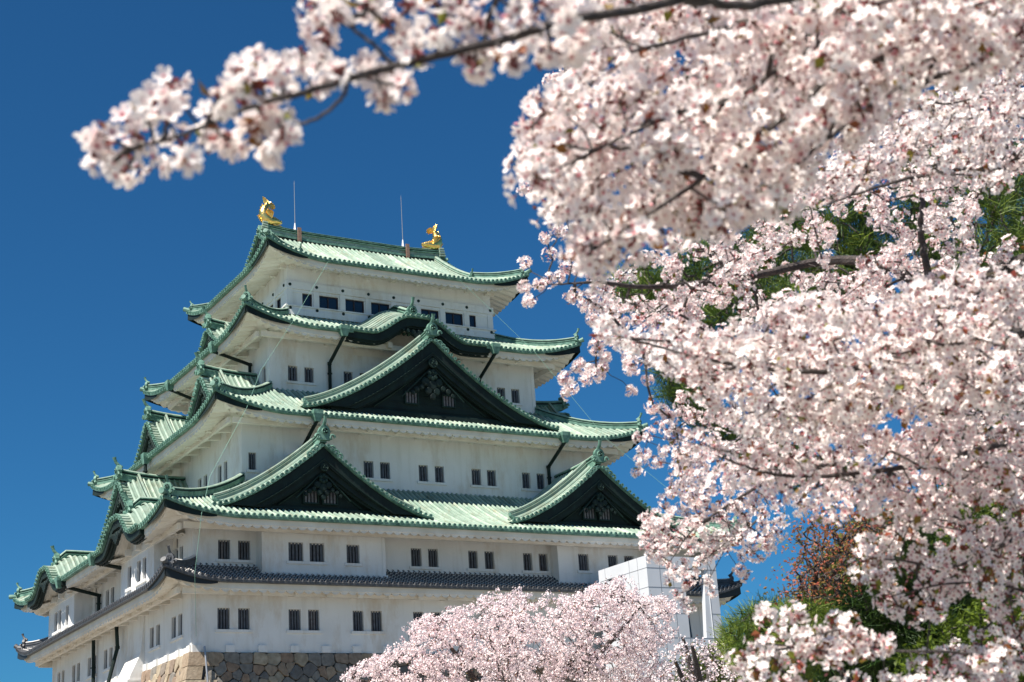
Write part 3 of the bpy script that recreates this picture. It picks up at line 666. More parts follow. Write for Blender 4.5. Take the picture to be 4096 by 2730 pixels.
# ---- top roof: ridge, two long slopes, hipped ends under the gables
AX, AY, ZE, ZR = 10.97, 8.75, 29.42, 34.45
DH = 3.35; GX = AX - DH                       # the hip starts here
def gt(tau):                                  # height above the eave for a plan distance tau from it
    x = np.asarray(tau) / AY; return (ZR - ZE) * (.62 * x + .38 * x ** 2)
UPT, WDT = 1.25, 5.0
def ztop(a_edge, tau): return ZE + gt(tau) + UPT * np.clip(1 - tau / (DH + 1.5), 0, 1) ** 2 * np.clip(1 - a_edge / WDT, 0, None) ** 2
def top_roof():
    mb = MB()
    for k in (0, 3):
        w = W(k)
        tau = np.concatenate([np.linspace(0, DH, 7), np.linspace(DH, AY, 9)[1:]])
        half = np.where(tau < DH, AX - tau, GX + .55)
        S = np.linspace(-1, 1, 91)[None, :]; S = np.sign(S) * np.abs(S) ** .8
        for i0, i1 in ((0, 7), (6, 15)):
            hh = np.where(np.arange(15) < 7, AX - tau, GX + .55)[i0:i1].copy()
            if i0 == 6: hh[0] = GX + .55
            SS = S * hh[:, None]; tt = tau[i0:i1, None]
            mb.grid(w(SS, AY - tt + 0 * S, ztop(AX - np.abs(SS) - tt * (i0 == 0) , tt)), 0, tone=.15)
        SS = S * AX; e = SS[0]; ze = ztop(AX - np.abs(e), 0)
        mb.grid(np.stack([w(e, AY, ze), w(e, AY + .03, ze - .03), w(e, AY + .02, ze - .17), w(e, AY - .25, ze - .19)]), 1)
        n_ = int(AX / TILE)
        for j in range(-n_, n_ + 1):
            s = j * TILE; tmax = AY if abs(s) < GX + .5 else AX - abs(s)
            if tmax < .1: continue
            T = np.linspace(tmax, 0, 12)
            tile_row(mb, k, s, T, lambda s_, t_: ztop(AX - np.abs(s_) - t_ * 1.0, t_), lambda t_: AY - t_, .095, 0)
    for k in (1, 2):
        w = W(k); tau = np.linspace(0, DH + .6, 8)
        S = np.linspace(-1, 1, 61)[None, :]; S = np.sign(S) * np.abs(S) ** .8
        hh = (AY - tau)[:, None]; SS = S * hh
        mb.grid(w(SS, AX - tau[:, None] + 0 * S, ztop(hh - np.abs(SS), tau[:, None])), 0, tone=.15)
        e = (S * AY)[0]; ze = ztop(AY - np.abs(e), 0)
        mb.grid(np.stack([w(e, AX, ze), w(e, AX + .03, ze - .03), w(e, AX + .02, ze - .17), w(e, AX - .25, ze - .19)]), 1)
        n_ = int(AY / TILE)
        for j in range(-n_, n_ + 1):
            s = j * TILE; tmax = min(DH + .4, AY - abs(s))
            if tmax < .1: continue
            tile_row(mb, k, s, np.linspace(tmax, 0, 8), lambda s_, t_: ztop(AY - np.abs(s_) - t_, t_), lambda t_: AX - t_, .095, 0)
    for k in range(4):
        a, d = ((AX, AY), (AY, AX))[k in (1, 2)]; w = W(k)
        for sx in (-1, 1):
            q = np.linspace(a - .12, a - 3.2, 10); uo = UPT * np.clip(1 - (a - q) / WDT, 0, None) ** 2
            th = .16 + .40 * np.linspace(1, 0, 10) ** .7
            mb.grid(np.stack([w(sx * q, d - .09, ZE - .13 + uo), w(sx * q, d - .07, ZE - .13 + uo - th)]), 2)
    o = mb.build('roof', [M['copper'], M['trim'], M['dark']], castle)
    for sx in (-1, 1):
        for sy in (-1, 1):
            # descending ridge beside the gable
            hb = MB(); t = np.linspace(AY - .3, 2.6, 16)
            P = np.stack([sx * (GX - .35) + 0 * t, sy * (AY - t), ztop(AX - GX + 9, t) + .10], -1)
            hip_ridge(hb, P, 0, ht=.42); hb.build('descending_ridge', [M['copper'], M['trim'], M['copper']], o)
            ob = MB(); oni(ob, P[-1], A(0, sy, 0), .62); ob.build('ridge_end_tile', [M['trim'], M['dark']], o)
            hb = MB(); t = np.linspace(DH, 0, 20)
            P = np.stack([sx * (AX - t), sy * (AY - t), ztop(0 * t, t) + .10], -1)
            hip_ridge(hb, P[:18], 0, ht=.38); tail = P[16:].copy(); tail[-1] += (P[-1] - P[-2]) * .8 + A(0, 0, .12)
            hb.tube(tail, [.16] * (len(tail) - 1) + [.19], 8, 0); hb.build('hip_ridge', RM, o)
            ob = MB(); oni(ob, P[17], A(sx, sy, 0) / 1.414, .6); ob.build('ridge_end_tile', [M['trim'], M['dark']], o)
    for k in (1, 2):
        gable(k, 0, AY - 2.2, ZR, 0, GX + .62, GX - .2, wallset=.95, board=.55, ridge=False, zbase=ZE + float(gt(DH)) - .1,
              verge_only=True, curve=lambda q: ztop(9., AY - np.asarray(q, float)), parent=castle)
    eaves(ZE - .02, AX, AY, 2.4, 2.15, UPT, WDT, o, brackets=False, rise=.34, amp=.18, per=.55)
    # main ridge with a patterned band
    rb = MB(); xx = np.linspace(-7.75, 7.75, 31); rz = ZR - .08 + .22 * np.clip((np.abs(xx) - 3.0) / 4.75, 0, 1) ** 2
    for sy in (-1, 1):
        rows = [(.46, -.1), (.46, .10), (.40, .12), (.40, .38), (.50, .40), (.50, .46), (.36, .48), (.36, .58), (.44, .60), (.44, .65), (.3, .68), (.3, .78), (.2, .84), (0, .87)]
        rb.grid(np.stack([np.stack([xx, sy * a + 0 * xx, rz + b], -1) for a, b in rows]), np.repeat([0, 0, 1, 0, 0, 0, 2, 0, 0, 0, 2, 0, 0], 30))
        for j in range(-9, 10):
            x = j * .8; zz = np.interp(x, xx, rz) + .25; a = np.arange(12) * math.pi / 6
            R = np.stack([x + 0.12 * np.cos(a), sy * .40 + 0 * a, zz + .12 * np.sin(a)], -1); R2 = np.stack([x + .10 * np.cos(a), sy * .44 + 0 * a, zz + .10 * np.sin(a)], -1)
            rb.grid(np.stack([R, R2]), 1, True); rb.add(R2, [tuple(range(12))], 1)
    for x in (-7.75, 7.75):
        zz = np.interp(x, xx, rz); rb.add([(x, -.46, zz - .1), (x, .46, zz - .1), (x, .46, zz + .4), (x, .3, zz + .8), (x, -.3, zz + .8), (x, -.46, zz + .4)], [(0, 1, 2, 3, 4, 5)], 0)
        for j in range(4): rb.tube([(x - np.sign(x) * .2, -.5, zz + .15 + .2 * j), (x + np.sign(x) * (.35 - .05 * j), -.5, zz + .2 + .2 * j)], .09, 7, 1); rb.tube([(x - np.sign(x) * .2, .5, zz + .15 + .2 * j), (x + np.sign(x) * (.35 - .05 * j), .5, zz + .2 + .2 * j)], .09, 7, 1)
    rb.build('main_ridge', [M['trim'], M['copper'], M['dark2']], castle)
    for sx in (-1, 1):
        ob = MB(); oni(ob, A(sx * 8.0, 0, 34.15), A(sx, 0, 0), 1.25, 0, fin=False); ob.build('ridge_end_tile', [M['trim'], M['dark']], o)
    return o
top_roof()
# ---- golden fish on the ridge
def fish(sx):
    """sx = -1 left end, +1 right end; head points to the middle of the ridge"""
    x0, z0 = sx * 7.05, 35.36
    def L(x, y, z): return A(x0 - sx * (x - .25), y, z0 + z)
    mb = MB()
    path = [(1.12, .36), (.95, .37), (.72, .42), (.45, .42), (.15, .36), (-.12, .45), (-.33, .78), (-.36, 1.1), (-.27, 1.4), (-.17, 1.62), (-.10, 1.8)]
    r = [.10, .17, .25, .35, .44, .48, .46, .40, .31, .22, .15]
    P = np.array([L(x, 0, z) for x, z in path]); P2 = np.stack([np.interp(np.linspace(0, 10, 31), range(11), P[:, i]) for i in range(3)], -1)
    R2 = np.interp(np.linspace(0, 10, 31), range(11), r); R2[8:] *= 1 + .06 * np.cos(np.arange(23) * math.pi)
    mb.tube(P2, R2, 12, 0)
    # lower jaw, brow and eye
    mb.tube([L(.35, 0, .12), L(.65, 0, .06), L(.92, 0, .03), L(1.1, 0, .08)], [.22, .17, .12, .06], 8, 0)
    for sy in (-1, 1):
        mb.tube([L(.62, sy * .17, .55), L(.5, sy * .22, .60), L(.35, sy * .24, .62), L(.15, sy * .24, .66)], [.05, .08, .07, .02], 6, 0)
        a = np.arange(8) * math.pi / 4; mb.add([L(.55 + .06 * math.cos(t), sy * .245, .47 + .06 * math.sin(t)) for t in a], [tuple(range(8))], 1)
        mb.tube([L(1.1, sy * .06, .42), L(1.04, sy * .08, .48), L(.95, sy * .08, .47)], .05, 6, 0)
    o = mb.build('golden_fish', [M['gold'], M['brown']], castle, smooth=True)
    o['label'] = 'golden fish at the ' + ('left' if sx < 0 else 'right') + ' end of the top ridge'
    def fanfin(name, c, tips, y0=0., y1=0., base=.1):
        fb = MB(); c = np.array(c); n_ = len(tips)
        for i in range(n_ - 1):
            for sgn in (0, 1):
                a, b = np.array(tips[i]), np.array(tips[i + 1]); mid = (a + b) / 2 * .97 + c * .03
                p, q = (a, mid) if sgn == 0 else (mid, b)
                e0, e1 = (.06, -.06) if sgn == 0 else (-.06, .06)
                V = [L(c[0], y0, c[1]), L(p[0], y1 + e0, p[1]), L(q[0], y1 + e1, q[1])]
                V2 = [v + A(0, .05, 0) for v in V]
                fb.add(V, [(0, 1, 2)], 0); fb.add(V2, [(0, 1, 2)], 0); fb.add([V[1], V[2], V2[2], V2[1]], [(0, 1, 2, 3)], 0)
            p = np.array(tips[i]); fb.tube([L(c[0], y0, c[1]), L(*(c * .4 + p * .6)[:1], y0 * .4 + y1 * .6, (c * .4 + p * .6)[1]), L(p[0], y1, p[1])], [.05, .045, .015], 5, 0)
        fb.build(name, M['gold'], o)
    fanfin('tail_fin', (-.12, 1.68), [(.42, 1.42), (.58, 1.52), (.60, 1.70), (.50, 1.86), (.34, 1.98), (.12, 2.08)])
    fanfin('tail_fin', (-.14, 1.70), [(.05, 2.02), (-.08, 2.2), (-.25, 2.34), (-.46, 2.42), (-.44, 2.2), (-.38, 1.98)])
    fanfin('back_fin', (-.42, 1.25), [(-.36, 1.62), (-.50, 1.78), (-.58, 1.55), (-.68, 1.5), (-.66, 1.3), (-.74, 1.22), (-.62, 1.05), (-.52, .85)])
    fanfin('belly_fin', (-.3, .35), [(-.55, .62), (-.78, .78), (-.92, .72), (-.80, .52), (-.72, .36), (-.6, .2)])
    for sy in (-1, 1): fanfin('side_fin', (.12, .45), [(.22, .95), (.05, 1.08), (-.12, 1.12), (-.3, 1.18), (-.38, 1.02), (-.3, .8)], sy * .36, sy * .62)
for sx in (-1, 1): fish(sx)
# ---- lightning rods with straps
for x, h in ((-5.1, 4.0), (4.4, 4.3)):
    mb = MB(); z = 35.2
    mb.tube([(x, -.1, z - .1), (x, -.1, z + .65)], [.15, .05], 4, 0); mb.tube([(x, -.1, z + .6), (x, -.1, z + h)], [.035, .022], 6, 0)
    mb.tube([(x, -.1, z + h), (x, -.1, z + h + .35)], [.028, .004], 6, 0)
    mb.box((x + .03, -.60, z - 1.05), (x + .33, -.50, z + .12), 1)
    mb.build('lightning_rod', [M['steel'], M['rust']], castle)
# ---- rain pipes
def pipe(pts, r=.13, hop=None, out=None):
    mb = MB(); P = np.asarray(pts, float)
    for i in range(len(P) - 1): mb.tube([P[i], P[i + 1]], r, 8, 0)
    for q in P[1:-1]: mb.tube([q - A(0, 0, .09), q + A(0, 0, .09)], r * 1.25, 8, 0)
    # wall brackets
    for q in (P[-2] * .7 + P[-1] * .3, P[-2] * .2 + P[-1] * .8): mb.tube([q - A(0, 0, .04), q + A(0, 0, .04)], r * 1.4, 8, 0)
    if hop is not None:
        c = np.asarray(hop, float); a = .34; o_ = np.asarray(out, float); s_ = A(-o_[1], o_[0], 0)
        def q(s, d, z): return c + s_ * s + o_ * d + A(0, 0, z)
        mb.hexa([q(-.18, -.15, -.35), q(.18, -.15, -.35), q(.18, .15, -.35), q(-.18, .15, -.35), q(-a, -.5, .15), q(a, -.5, .15), q(a, .25, .15), q(-a, .25, .15)], 1)
        mb.hexa([q(-a, -.5, .15), q(a, -.5, .15), q(a, .25, .15), q(-a, .25, .15), q(-a, -.5, .42), q(a, -.5, .42), q(a, .25, .42), q(-a, .25, .42)], 1)
    mb.build('rain_pipe', [M['dark'], M['trim']], castle)
F_ = A(0, -1, 0); L_ = A(-1, 0, 0)
pipe([(-6.3, -11.4, 22.75), (-6.35, -8.8, 21.4), (-6.35, -8.8, 18.9)], hop=(-6.3, -11.35, 23.0), out=F_)
pipe([(5.9, -11.4, 22.75), (5.85, -8.8, 21.4), (5.85, -8.8, 18.9)], hop=(5.9, -11.35, 23.0), out=F_)
pipe([(-9.75, -14.2, 15.5), (-9.8, -11.7, 14.2), (-9.8, -11.7, 11.5)], hop=(-9.75, -14.2, 15.75), out=F_)
pipe([(9.6, -14.2, 15.5), (9.6, -11.7, 14.2), (9.6, -11.7, 11.5)], hop=(9.6, -14.2, 15.75), out=F_)
pipe([(-13.6, -4.9, 22.75), (-11.0, -5.3, 21.9), (-11.0, -5.3, 19.6)], hop=(-13.6, -4.9, 23.0), out=L_)
pipe([(-13.6, 4.9, 22.75), (-11.0, 4.9, 21.9), (-11.0, 4.9, 19.6)], hop=(-13.6, 4.9, 23.0), out=L_)
pipe([(-16.9, 0, 15.5), (-16.9, 0, 13.6)], hop=(-16.9, 0, 15.8), out=L_)
pipe([(-21.5, -4.3, 7.4), (-19.9, -4.9, 7.0), (-18.8, -4.9, 6.8)], hop=(-21.6, -3.9, 7.65), out=L_)
pipe([(-21.5, 4.4, 7.4), (-18.85, 4.2, 6.75), (-18.85, 4.2, 4.8)], hop=(-21.6, 4.5, 7.6), out=L_)
pipe([(-19.25, 3.9, 3.6), (-19.15, 3.9, -3.0)])
pipe([(-19.4, -2.1, 3.7), (-19.3, -2.1, 2.2), (-19.9, -2.1, -.2), (-20.4, -2.1, -1.2)])
# ---- thin lightning cables
def cable(pts, m, r=.011, n=20):
    mb = MB(); P = np.asarray(pts, float)
    for i in range(len(P) - 1): mb.tube([P[i], P[i + 1]], r, 5, 0)
    mb.build('lightning_cable', m, castle)
cable([(-6.3, -8.9, 29.15), (-10.2, -11.45, 23.25), (-12.9, -12.2, 19.2), (-14.7, -14.3, 15.9), (-18.0, -16.6, 10.6), (-19.3, -18.75, 7.7), (-19.6, -18.45, 4.2), (-18.75, -16.25, .9)], M['wire'])
cable([(4.6, -8.9, 29.2), (9.3, -11.4, 23.15), (13.2, -14.3, 15.9), (20.0, -18.8, 7.9)], M['wire'])
mb = MB(); mb.tube([(-18.3, -16.45, .3), (-18.2, -17.2, -4)], .06, 6); mb.build('cable_conduit', M['steel'], castle)
# ------------------------------------------------------------------ ground and stone base
g = MB(); g.add([(-900, -900, -13.7), (900, -900, -13.7), (900, 900, -13.7), (-900, 900, -13.7)], [(0, 1, 2, 3)])
M['ground'] = mat('pale_gravel', (.24, .225, .19), .95, var=(.18, .175, .15), scale=.3, bump=.3, bscale=15)
tag(g.build('ground', M['ground']), kind='structure')
def clip(poly, n, c):
    out = []
    for i in range(len(poly)):
        a, b = poly[i], poly[(i + 1) % len(poly)]; da, db = a @ n - c, b @ n - c
        if da <= 0: out.append(a)
        if da * db < 0: out.append(a + (b - a) * da / (da - db))
    return out
def rubble(mb, k, s0, s1, zt, zb, d0, seed, corner=True):
    """irregular fitted stones over a battered face"""
    r = np.random.default_rng(seed); w = W(k)
    def dz(z): t = (zt - z); return d0 + .16 * t + .020 * t * t
    cells = []; row_of = []
    z = zt - .40; row = 0
    while z > zb:
        hgt = .80 if row == 0 else .52 + .03 * row; s = s0 + r.uniform(0, .4)
        while s < s1:
            wd = r.uniform(.7, 1.2) if row == 0 else r.uniform(.35, 1.25); 
            cells.append((s + wd / 2, z + (0 if row == 0 else r.uniform(-.30, .30)))); row_of.append(row); s += wd
            if row and r.random() < .4: cells.append((s + r.uniform(-.1, .1), z + r.choice([-.3, .3]))); row_of.append(row)
        z -= hgt; row += 1
    C = np.array(cells)
    for i, c in enumerate(C):
        a_lim = 0
        poly = [A(c[0] - 1.1, c[1] - .8), A(c[0] + 1.1, c[1] - .8), A(c[0] + 1.1, min(c[1] + .8, zt)), A(c[0] - 1.1, min(c[1] + .8, zt))]
        dd = C - c; near = np.nonzero((np.hypot(dd[:, 0], dd[:, 1]) < 2.2) & (np.hypot(dd[:, 0], dd[:, 1]) > 1e-6))[0]
        for j in near:
            n_ = C[j] - c; mid = (C[j] + c) / 2; poly = clip(poly, n_, mid @ n_)
            if len(poly) < 3: break
        if len(poly) < 3: continue
        ext = dz(c[1]) - d0
        lim0, lim1 = s0 - ext + .95, s1 + ext - .95
        poly = clip(poly, A(-1., 0), -lim0); poly = clip(poly, A(1., 0), lim1) if len(poly) > 2 else poly
        if len(poly) < 3: continue
        P = np.array(poly); ct = P.mean(0)
        # round the outline
        Q = np.concatenate([np.stack([P * .82 + np.roll(P, 1, 0) * .18, P * .82 + np.roll(P, -1, 0) * .18], 1).reshape(-1, 2)])
        Q = ct + (Q - ct) * .975; Q = Q + r.normal(0, .018, Q.shape)
        pr = r.uniform(.03, .14); tn = r.choice([.05, .2, .35, .4, .55, .7, .85, .3, .6] if row_of[i] else [.5, .7, .35, .8, .3]) + r.uniform(-.06, .06)
        tilt = r.normal(0, .06, 2)
        def ring(f, o): q = ct + (Q - ct) * f; return w(q[:, 0], dz(q[:, 1]) + o + (q - ct) @ tilt * (o > 0), q[:, 1])
        mb.grid(np.stack([ring(1, -.25), ring(1, pr * .4), ring(.95, pr * .95), ring(.6, pr * 1.05)]), 0, True, tn)
        mb.add(ring(.6, pr * 1.05), [tuple(range(len(Q)))], 0, tn)
    zz = np.linspace(zt - .05, zb, 14); mb.grid(w(A(s0 - 1, s1 + 1)[None, :] * 1.0 + np.stack([1.5 - (dz(zz) - d0), -1.5 + (dz(zz) - d0)], 1), (dz(zz) - .12)[:, None], zz[:, None]), 0, tone=.0)
sb = MB()
rubble(sb, FRONT, -18.95, 18.95, 0, -6.5, 16.05 + .1, 3)
rubble(sb, LEFT, -16.05, 16.05, 0, -6.5, 18.95 + .1, 5)
rr = np.random.default_rng(4)
z = 0.0; i = 0
while z > -13:                              # long corner blocks laid alternately
    h = .78 + rr.uniform(-.05, .08); zb = z - h
    def ex(zz): t = -zz; return .16 * t + .020 * t * t
    la, lb = (1.9, .95) if i % 2 == 0 else (1.0, 1.8)
    la += rr.uniform(-.2, .2); lb += rr.uniform(-.15, .15)
    v = []
    for zz, e in ((zb + .02, ex(zb)), (z - .015, ex(z))):
        x, y = -19.05 - .13 - e, -16.15 - .13 - e
        v += [(x, y, zz), (x + la, y, zz), (x + la, y + lb, zz), (x, y + lb, zz)]
    sb.hexa(v, 0); sb.t[-1][:] = rr.uniform(.62, 1.0); z = zb; i += 1
for k, (a, d) in enumerate(((18.95, 16.05), (16.05, 18.95))):   # the lower part of the rampart
    zz = np.linspace(-6.3, -13.7, 6); t = -zz; e = .16 * t + .02 * t * t
    sb.grid(W(k)(np.stack([-a - e, a + e], 1), (d + e - .02)[:, None], zz[:, None]), 0, tone=.3)
sb.box((-18.9, -16.0, -13.6), (18.9, 16, -.02), 0)
tag(sb.build('stone_base', M['stone']), 'rampart of fitted grey and brown stones under the white keep', 'stone wall')
# ------------------------------------------------------------------ lift tower of white panels
TX, TY, TW, TZ = 8.6, -24.2, 5.6, 5.25
M['panel'] = mat('pale_panel', (.60, .62, .66), .45, var=(.53, .55, .58), scale=.6, spec=.4)
M['seam'] = mat('panel_seam', (.16, .17, .19), .8)
tower = tag(empty('lift_tower', (TX + TW / 2, TY + 3, -13.7)), 'modern pale grey panelled lift tower standing in front of the castle behind the pink trees', 'tower')
def build_tower():
    x0, x1, y0, y1, z1, zg = TX, TX + TW, TY, -18.6, TZ, -13.7
    loc = A(TX + TW / 2, TY + 3, -13.7)
    mb = MB(); sm = MB()
    # front face: solid on the left, an open bay with slanting posts on the right
    ox0, ox1 = x0 + 2.95, x1 - .75
    T = .4
    lv = [z1 - .8, .9, .15, -4, -4.6, -8, zg]
    mb.box((x0, y0, zg), (ox0, y0 + T, z1 - .8)); mb.box((x0, y0, z1 - .8), (x1, y0 + T, z1))
    mb.box((ox1, y0, zg), (x1, y0 + T, z1 - .8))
    for za, zb in ((-1.55, -.0), (-6.6, -5.2), (-12, -10)): mb.box((ox0, y0, za), (ox1, y0 + T, zb))
    mb.hexa([(ox1 - .55, y0 + .05, 0), (ox1, y0 + .05, 0), (ox1, y0 + T, 0), (ox1 - .55, y0 + T, 0), (ox1 - .2, y0 + .05, z1 - .8), (ox1, y0 + .05, z1 - .8), (ox1, y0 + T, z1 - .8), (ox1 - .2, y0 + T, z1 - .8)])
    post_ = MB(); post_.hexa([(ox0, y0 + .5, 0), (ox0 + .55, y0 + .5, 0), (ox0 + .55, y0 + 1.4, 0), (ox0, y0 + 1.4, 0), (ox0, y0 + .5, z1 - .8), (ox0 + .25, y0 + .5, z1 - .8), (ox0 + .25, y0 + 1.4, z1 - .8), (ox0, y0 + 1.4, z1 - .8)]); post_.build('window', M['glass'], tower, loc=loc)
    # left face with one window, back part lower
    wy0, wy1 = y1 - 1.3, y1 - 3.6 + 3.6 - .0
    wa, wb = y1 - 2.9, y1 - .9
    mb.box((x0, y0 + T, zg), (x0 + T, wa, z1)); mb.box((x0, wb, zg), (x0 + T, y1, z1)); mb.box((x0, wa, z1 - .75), (x0 + T, wb, z1)); mb.box((x0, wa, zg), (x0 + T, wb, z1 - 3.0))
    mb.box((x0 - .12, wa, z1 - 1.45), (x0 + .1, wb, z1 - .95))
    mb.box((x0 + .02, y1 - .3, zg), (ox0, y1 - .004, z1 - .01)); mb.box((x0 + .02, y0 + T - .02, z1 - .3), (ox0 + .1, y1 - .02, z1 - .03))
    mb.box((ox0 - .3, y0 + T, zg), (ox0 - .01, y1, z1 - .02))
    # top beam round the open part
    mb.box((x1 - T, y0 + T, z1 - .8), (x1, y0 + 4, z1)); mb.box((x1 - T, y0 + 3.6, zg), (x1, y0 + 4, z1 - .8)); mb.box((ox0, y0 + 3.6, z1 - .8), (x1 - T, y0 + 4, z1 - .01))
    mb.box((x0 + 1.2, y1, zg), (x0 + 3.2, y1 + 2.0, z1 - 2.0)); mb.box((x0, y1, z1 - 3.3), (x0 + 3, y1 + 1.4, z1 - 2.1))
    o = mb.build('panel_wall', M['panel'], tower, loc=loc)
    e = .012
    for z in (z1 - .8, z1 - 1.75 - .3, 1.55, -.02, -1.55, -3.2, -5.2, -7.4, -9.5): 
        sm.box((x0 - e, y0 - e, z), (x1 + e, y0 + .02, z + .022)) if not (-.0 < z < z1 - 1) else (sm.box((x0 - e, y0 - e, z), (ox0, y0 + .02, z + .022)), sm.box((ox1, y0 - e, z), (x1 + e, y0 + .02, z + .022)))
        if z < z1 - 3.1 or z > z1 - 1: sm.box((x0 - e, y0, z), (x0 + .02, y1, z + .022))
        else: sm.box((x0 - e, y0, z), (x0 + .02, wa, z + .022))
    for x in (x0 + 1.0, x0 + 2.0, ox0 - .02): sm.box((x, y0 - e * .9, zg), (x + .022, y0 + .02, z1 if x < ox0 - .1 else z1 - .0))
    sm.box((ox1 + .02, y0 - e * .9, zg), (ox1 + .05, y0 + .02, z1))
    for y in np.arange(y0 + 1.0, y1 - .2, .95):
        sm.box((x0 - e * .9, y, zg if not wa < y < wb else zg), (x0 + .02, y + .022, z1 if not wa < y < wb else z1 - 3.0))
    sm.build('panel_seam', M['seam'], o, loc=loc)
    wb_ = MB(); wb_.box((x0 + .15, wa, z1 - 3.0), (x0 + .2, wb, z1 - .75)); wb_.build('window', M['glass'], tower, loc=loc)
    rl = MB()
    for x in np.arange(ox0 + .2, ox1, .25): rl.tube([(x, y0 + 1.5, -5.2), (x, y0 + 1.5, -4.1)], .02, 5)
    rl.tube([(ox0, y0 + 1.5, -4.1), (ox1, y0 + 1.5, -4.1)], .03, 5); rl.tube([(x1 - 1.2, y0 + 1, -5.2), (x1 - 1.2, y0 + 1, -1.5)], .05, 6)
    rl.build('railing', M['steel'], tower, loc=loc)
build_tower()
# ------------------------------------------------------------------ blossom, leaves, trees
M['petal'] = mat('petal', (1, 1, 1), .6, tone=[(0, (1.0, .94, .905)), (.4, (.97, .82, .79)), (.72, (.85, .45, .48)), (1, (.48, .09, .12))], translucent=.33, spec=.2)
M['petal_far'] = mat('petal_far', (1, 1, 1), .6, tone=[(0, (.97, .88, .87)), (.5, (.93, .76, .77)), (1, (.70, .42, .44))], translucent=.33, spec=.1)
M['bark'] = mat('cherry_bark', (.085, .068, .062), .85, var=(.035, .028, .027), scale=30, bump=.5, bscale=60)
M['stalk'] = mat('flower_stalk', (.16, .13, .05), .6)
M['calyx'] = mat('calyx', (.16, .035, .03), .6)
M['bronze'] = mat('bronze_leaf', (1, 1, 1), .5, tone=[(0, (.20, .22, .03)), (.5, (.26, .12, .03)), (1, (.26, .05, .04))], translucent=.35, spec=.3)
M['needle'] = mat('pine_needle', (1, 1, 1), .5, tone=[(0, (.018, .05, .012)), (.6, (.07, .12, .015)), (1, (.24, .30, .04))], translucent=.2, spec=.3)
M['maple'] = mat('spring_maple_leaf', (1, 1, 1), .5, tone=[(0, (.20, .22, .05)), (.5, (.42, .17, .08)), (1, (.46, .12, .08))], translucent=.4, spec=.2)
M['green'] = mat('fresh_green_leaf', (1, 1, 1), .5, tone=[(0, (.025, .05, .01)), (1, (.15, .21, .02))], translucent=.4, spec=.2)
M['olive'] = mat('olive_leaf', (1, 1, 1), .5, tone=[(0, (.05, .07, .02)), (1, (.17, .20, .06))], translucent=.3, spec=.2)
def frames(nrm, spin=True):
    n = nrm / (np.linalg.norm(nrm, axis=1)[:, None] + 1e-9); a = rng.normal(size=n.shape)
    x = np.cross(n, a); x /= np.linalg.norm(x, axis=1)[:, None] + 1e-9
    return np.stack([x, np.cross(n, x), n], 1)          # rows: x, y, z axes
def inst(mb, V, F, pos, nrm, scl, m=0, vt=None, it=None):
    """n copies of a small template, turned so that its z axis follows nrm"""
    if len(pos) == 0: return
    R = frames(nrm); n = len(pos); k = len(V)
    P = np.einsum('kj,njl->nkl', V, R) * np.broadcast_to(np.asarray(scl, float), (n,))[:, None, None] + pos[:, None]
    t = np.zeros((n, k)) + (vt if vt is not None else .5)
    if it is not None: t = np.clip(t + it[:, None], 0, 1)
    off = (np.arange(n) * k)[:, None, None]
    if isinstance(F, list):
        base = mb.n
        first = True
        for (f, mm) in F:
            f = np.asarray(f)
            if first: mb.add(P.reshape(-1, 3), (f[None] + off).reshape(-1, f.shape[1]), mm, t.ravel()); first = False
            else: mb.f.append((f[None] + off).reshape(-1, f.shape[1]) + base); mb.m.append(np.full(n * len(f), mm))
    else: mb.add(P.reshape(-1, 3), (np.asarray(F)[None] + off).reshape(-1, np.asarray(F).shape[1]), m, t.ravel())
def petal_tpl(level):
    V, Q, T3, tn = [], [], [], []
    for i in range(5):
        a = i * 2 * math.pi / 5; c, s = math.cos(a), math.sin(a)
        if level == 0: pts = [(.06, 0, 0), (.42, .30, .16), (.86, .33, .30), (1.0, .12, .38), (.90, 0, .33), (1.0, -.12, .38), (.86, -.33, .30), (.42, -.30, .16), (.5, 0, .08)]
        else: pts = [(.05, 0, 0), (.68, .38, .26), (.97, 0, .36), (.68, -.38, .26)]
        b = len(V)
        for r_, t_, z in pts: V.append((r_ * c - t_ * s, r_ * s + t_ * c, z)); tn.append(.55 if r_ < .1 else .12 if r_ < .55 else 0.0)
        if level == 0: Q += [(b, b+1, b+8, b+7), (b+1, b+2, b+3, b+8), (b+8, b+3, b+4, b+4), (b+8, b+4, b+5, b+5), (b+7, b+8, b+5, b+6)]
        else: Q += [(b, b+1, b+2, b+3)]
    Q = [q for q in Q if len(set(q)) == 4]; extra = []
    if level == 0:
        for i in range(5): b = i * 9; extra += [(b+8, b+3, b+4), (b+8, b+4, b+5)]
    # red eye and calyx
    b = len(V); n_ = 5; 
    for i in range(n_): a = i * 2 * math.pi / n_; V.append((.21 * math.cos(a), .21 * math.sin(a), .09)); tn.append(.95)
    V.append((0, 0, .2)); tn.append(.8); V.append((0, 0, -.42)); tn.append(.9)
    extra += [(b + i, b + (i + 1) % n_, b + n_) for i in range(n_)]
    cal = [(b + i, b + (i + 1) % n_, b + n_ + 1) for i in range(n_)]
    return np.array(V), np.array(Q), np.array(extra), np.array(cal), np.array(tn)
PT = [petal_tpl(0), petal_tpl(1)]
def flowers(mb, pos, nrm, size, level, tone):
    V, Q, E, C_, tn = PT[level]
    F = [(Q, 0), (E, 0)] + ([(C_, 1)] if level == 0 else [])
    inst(mb, V, F, pos, nrm, size, vt=tn, it=tone)
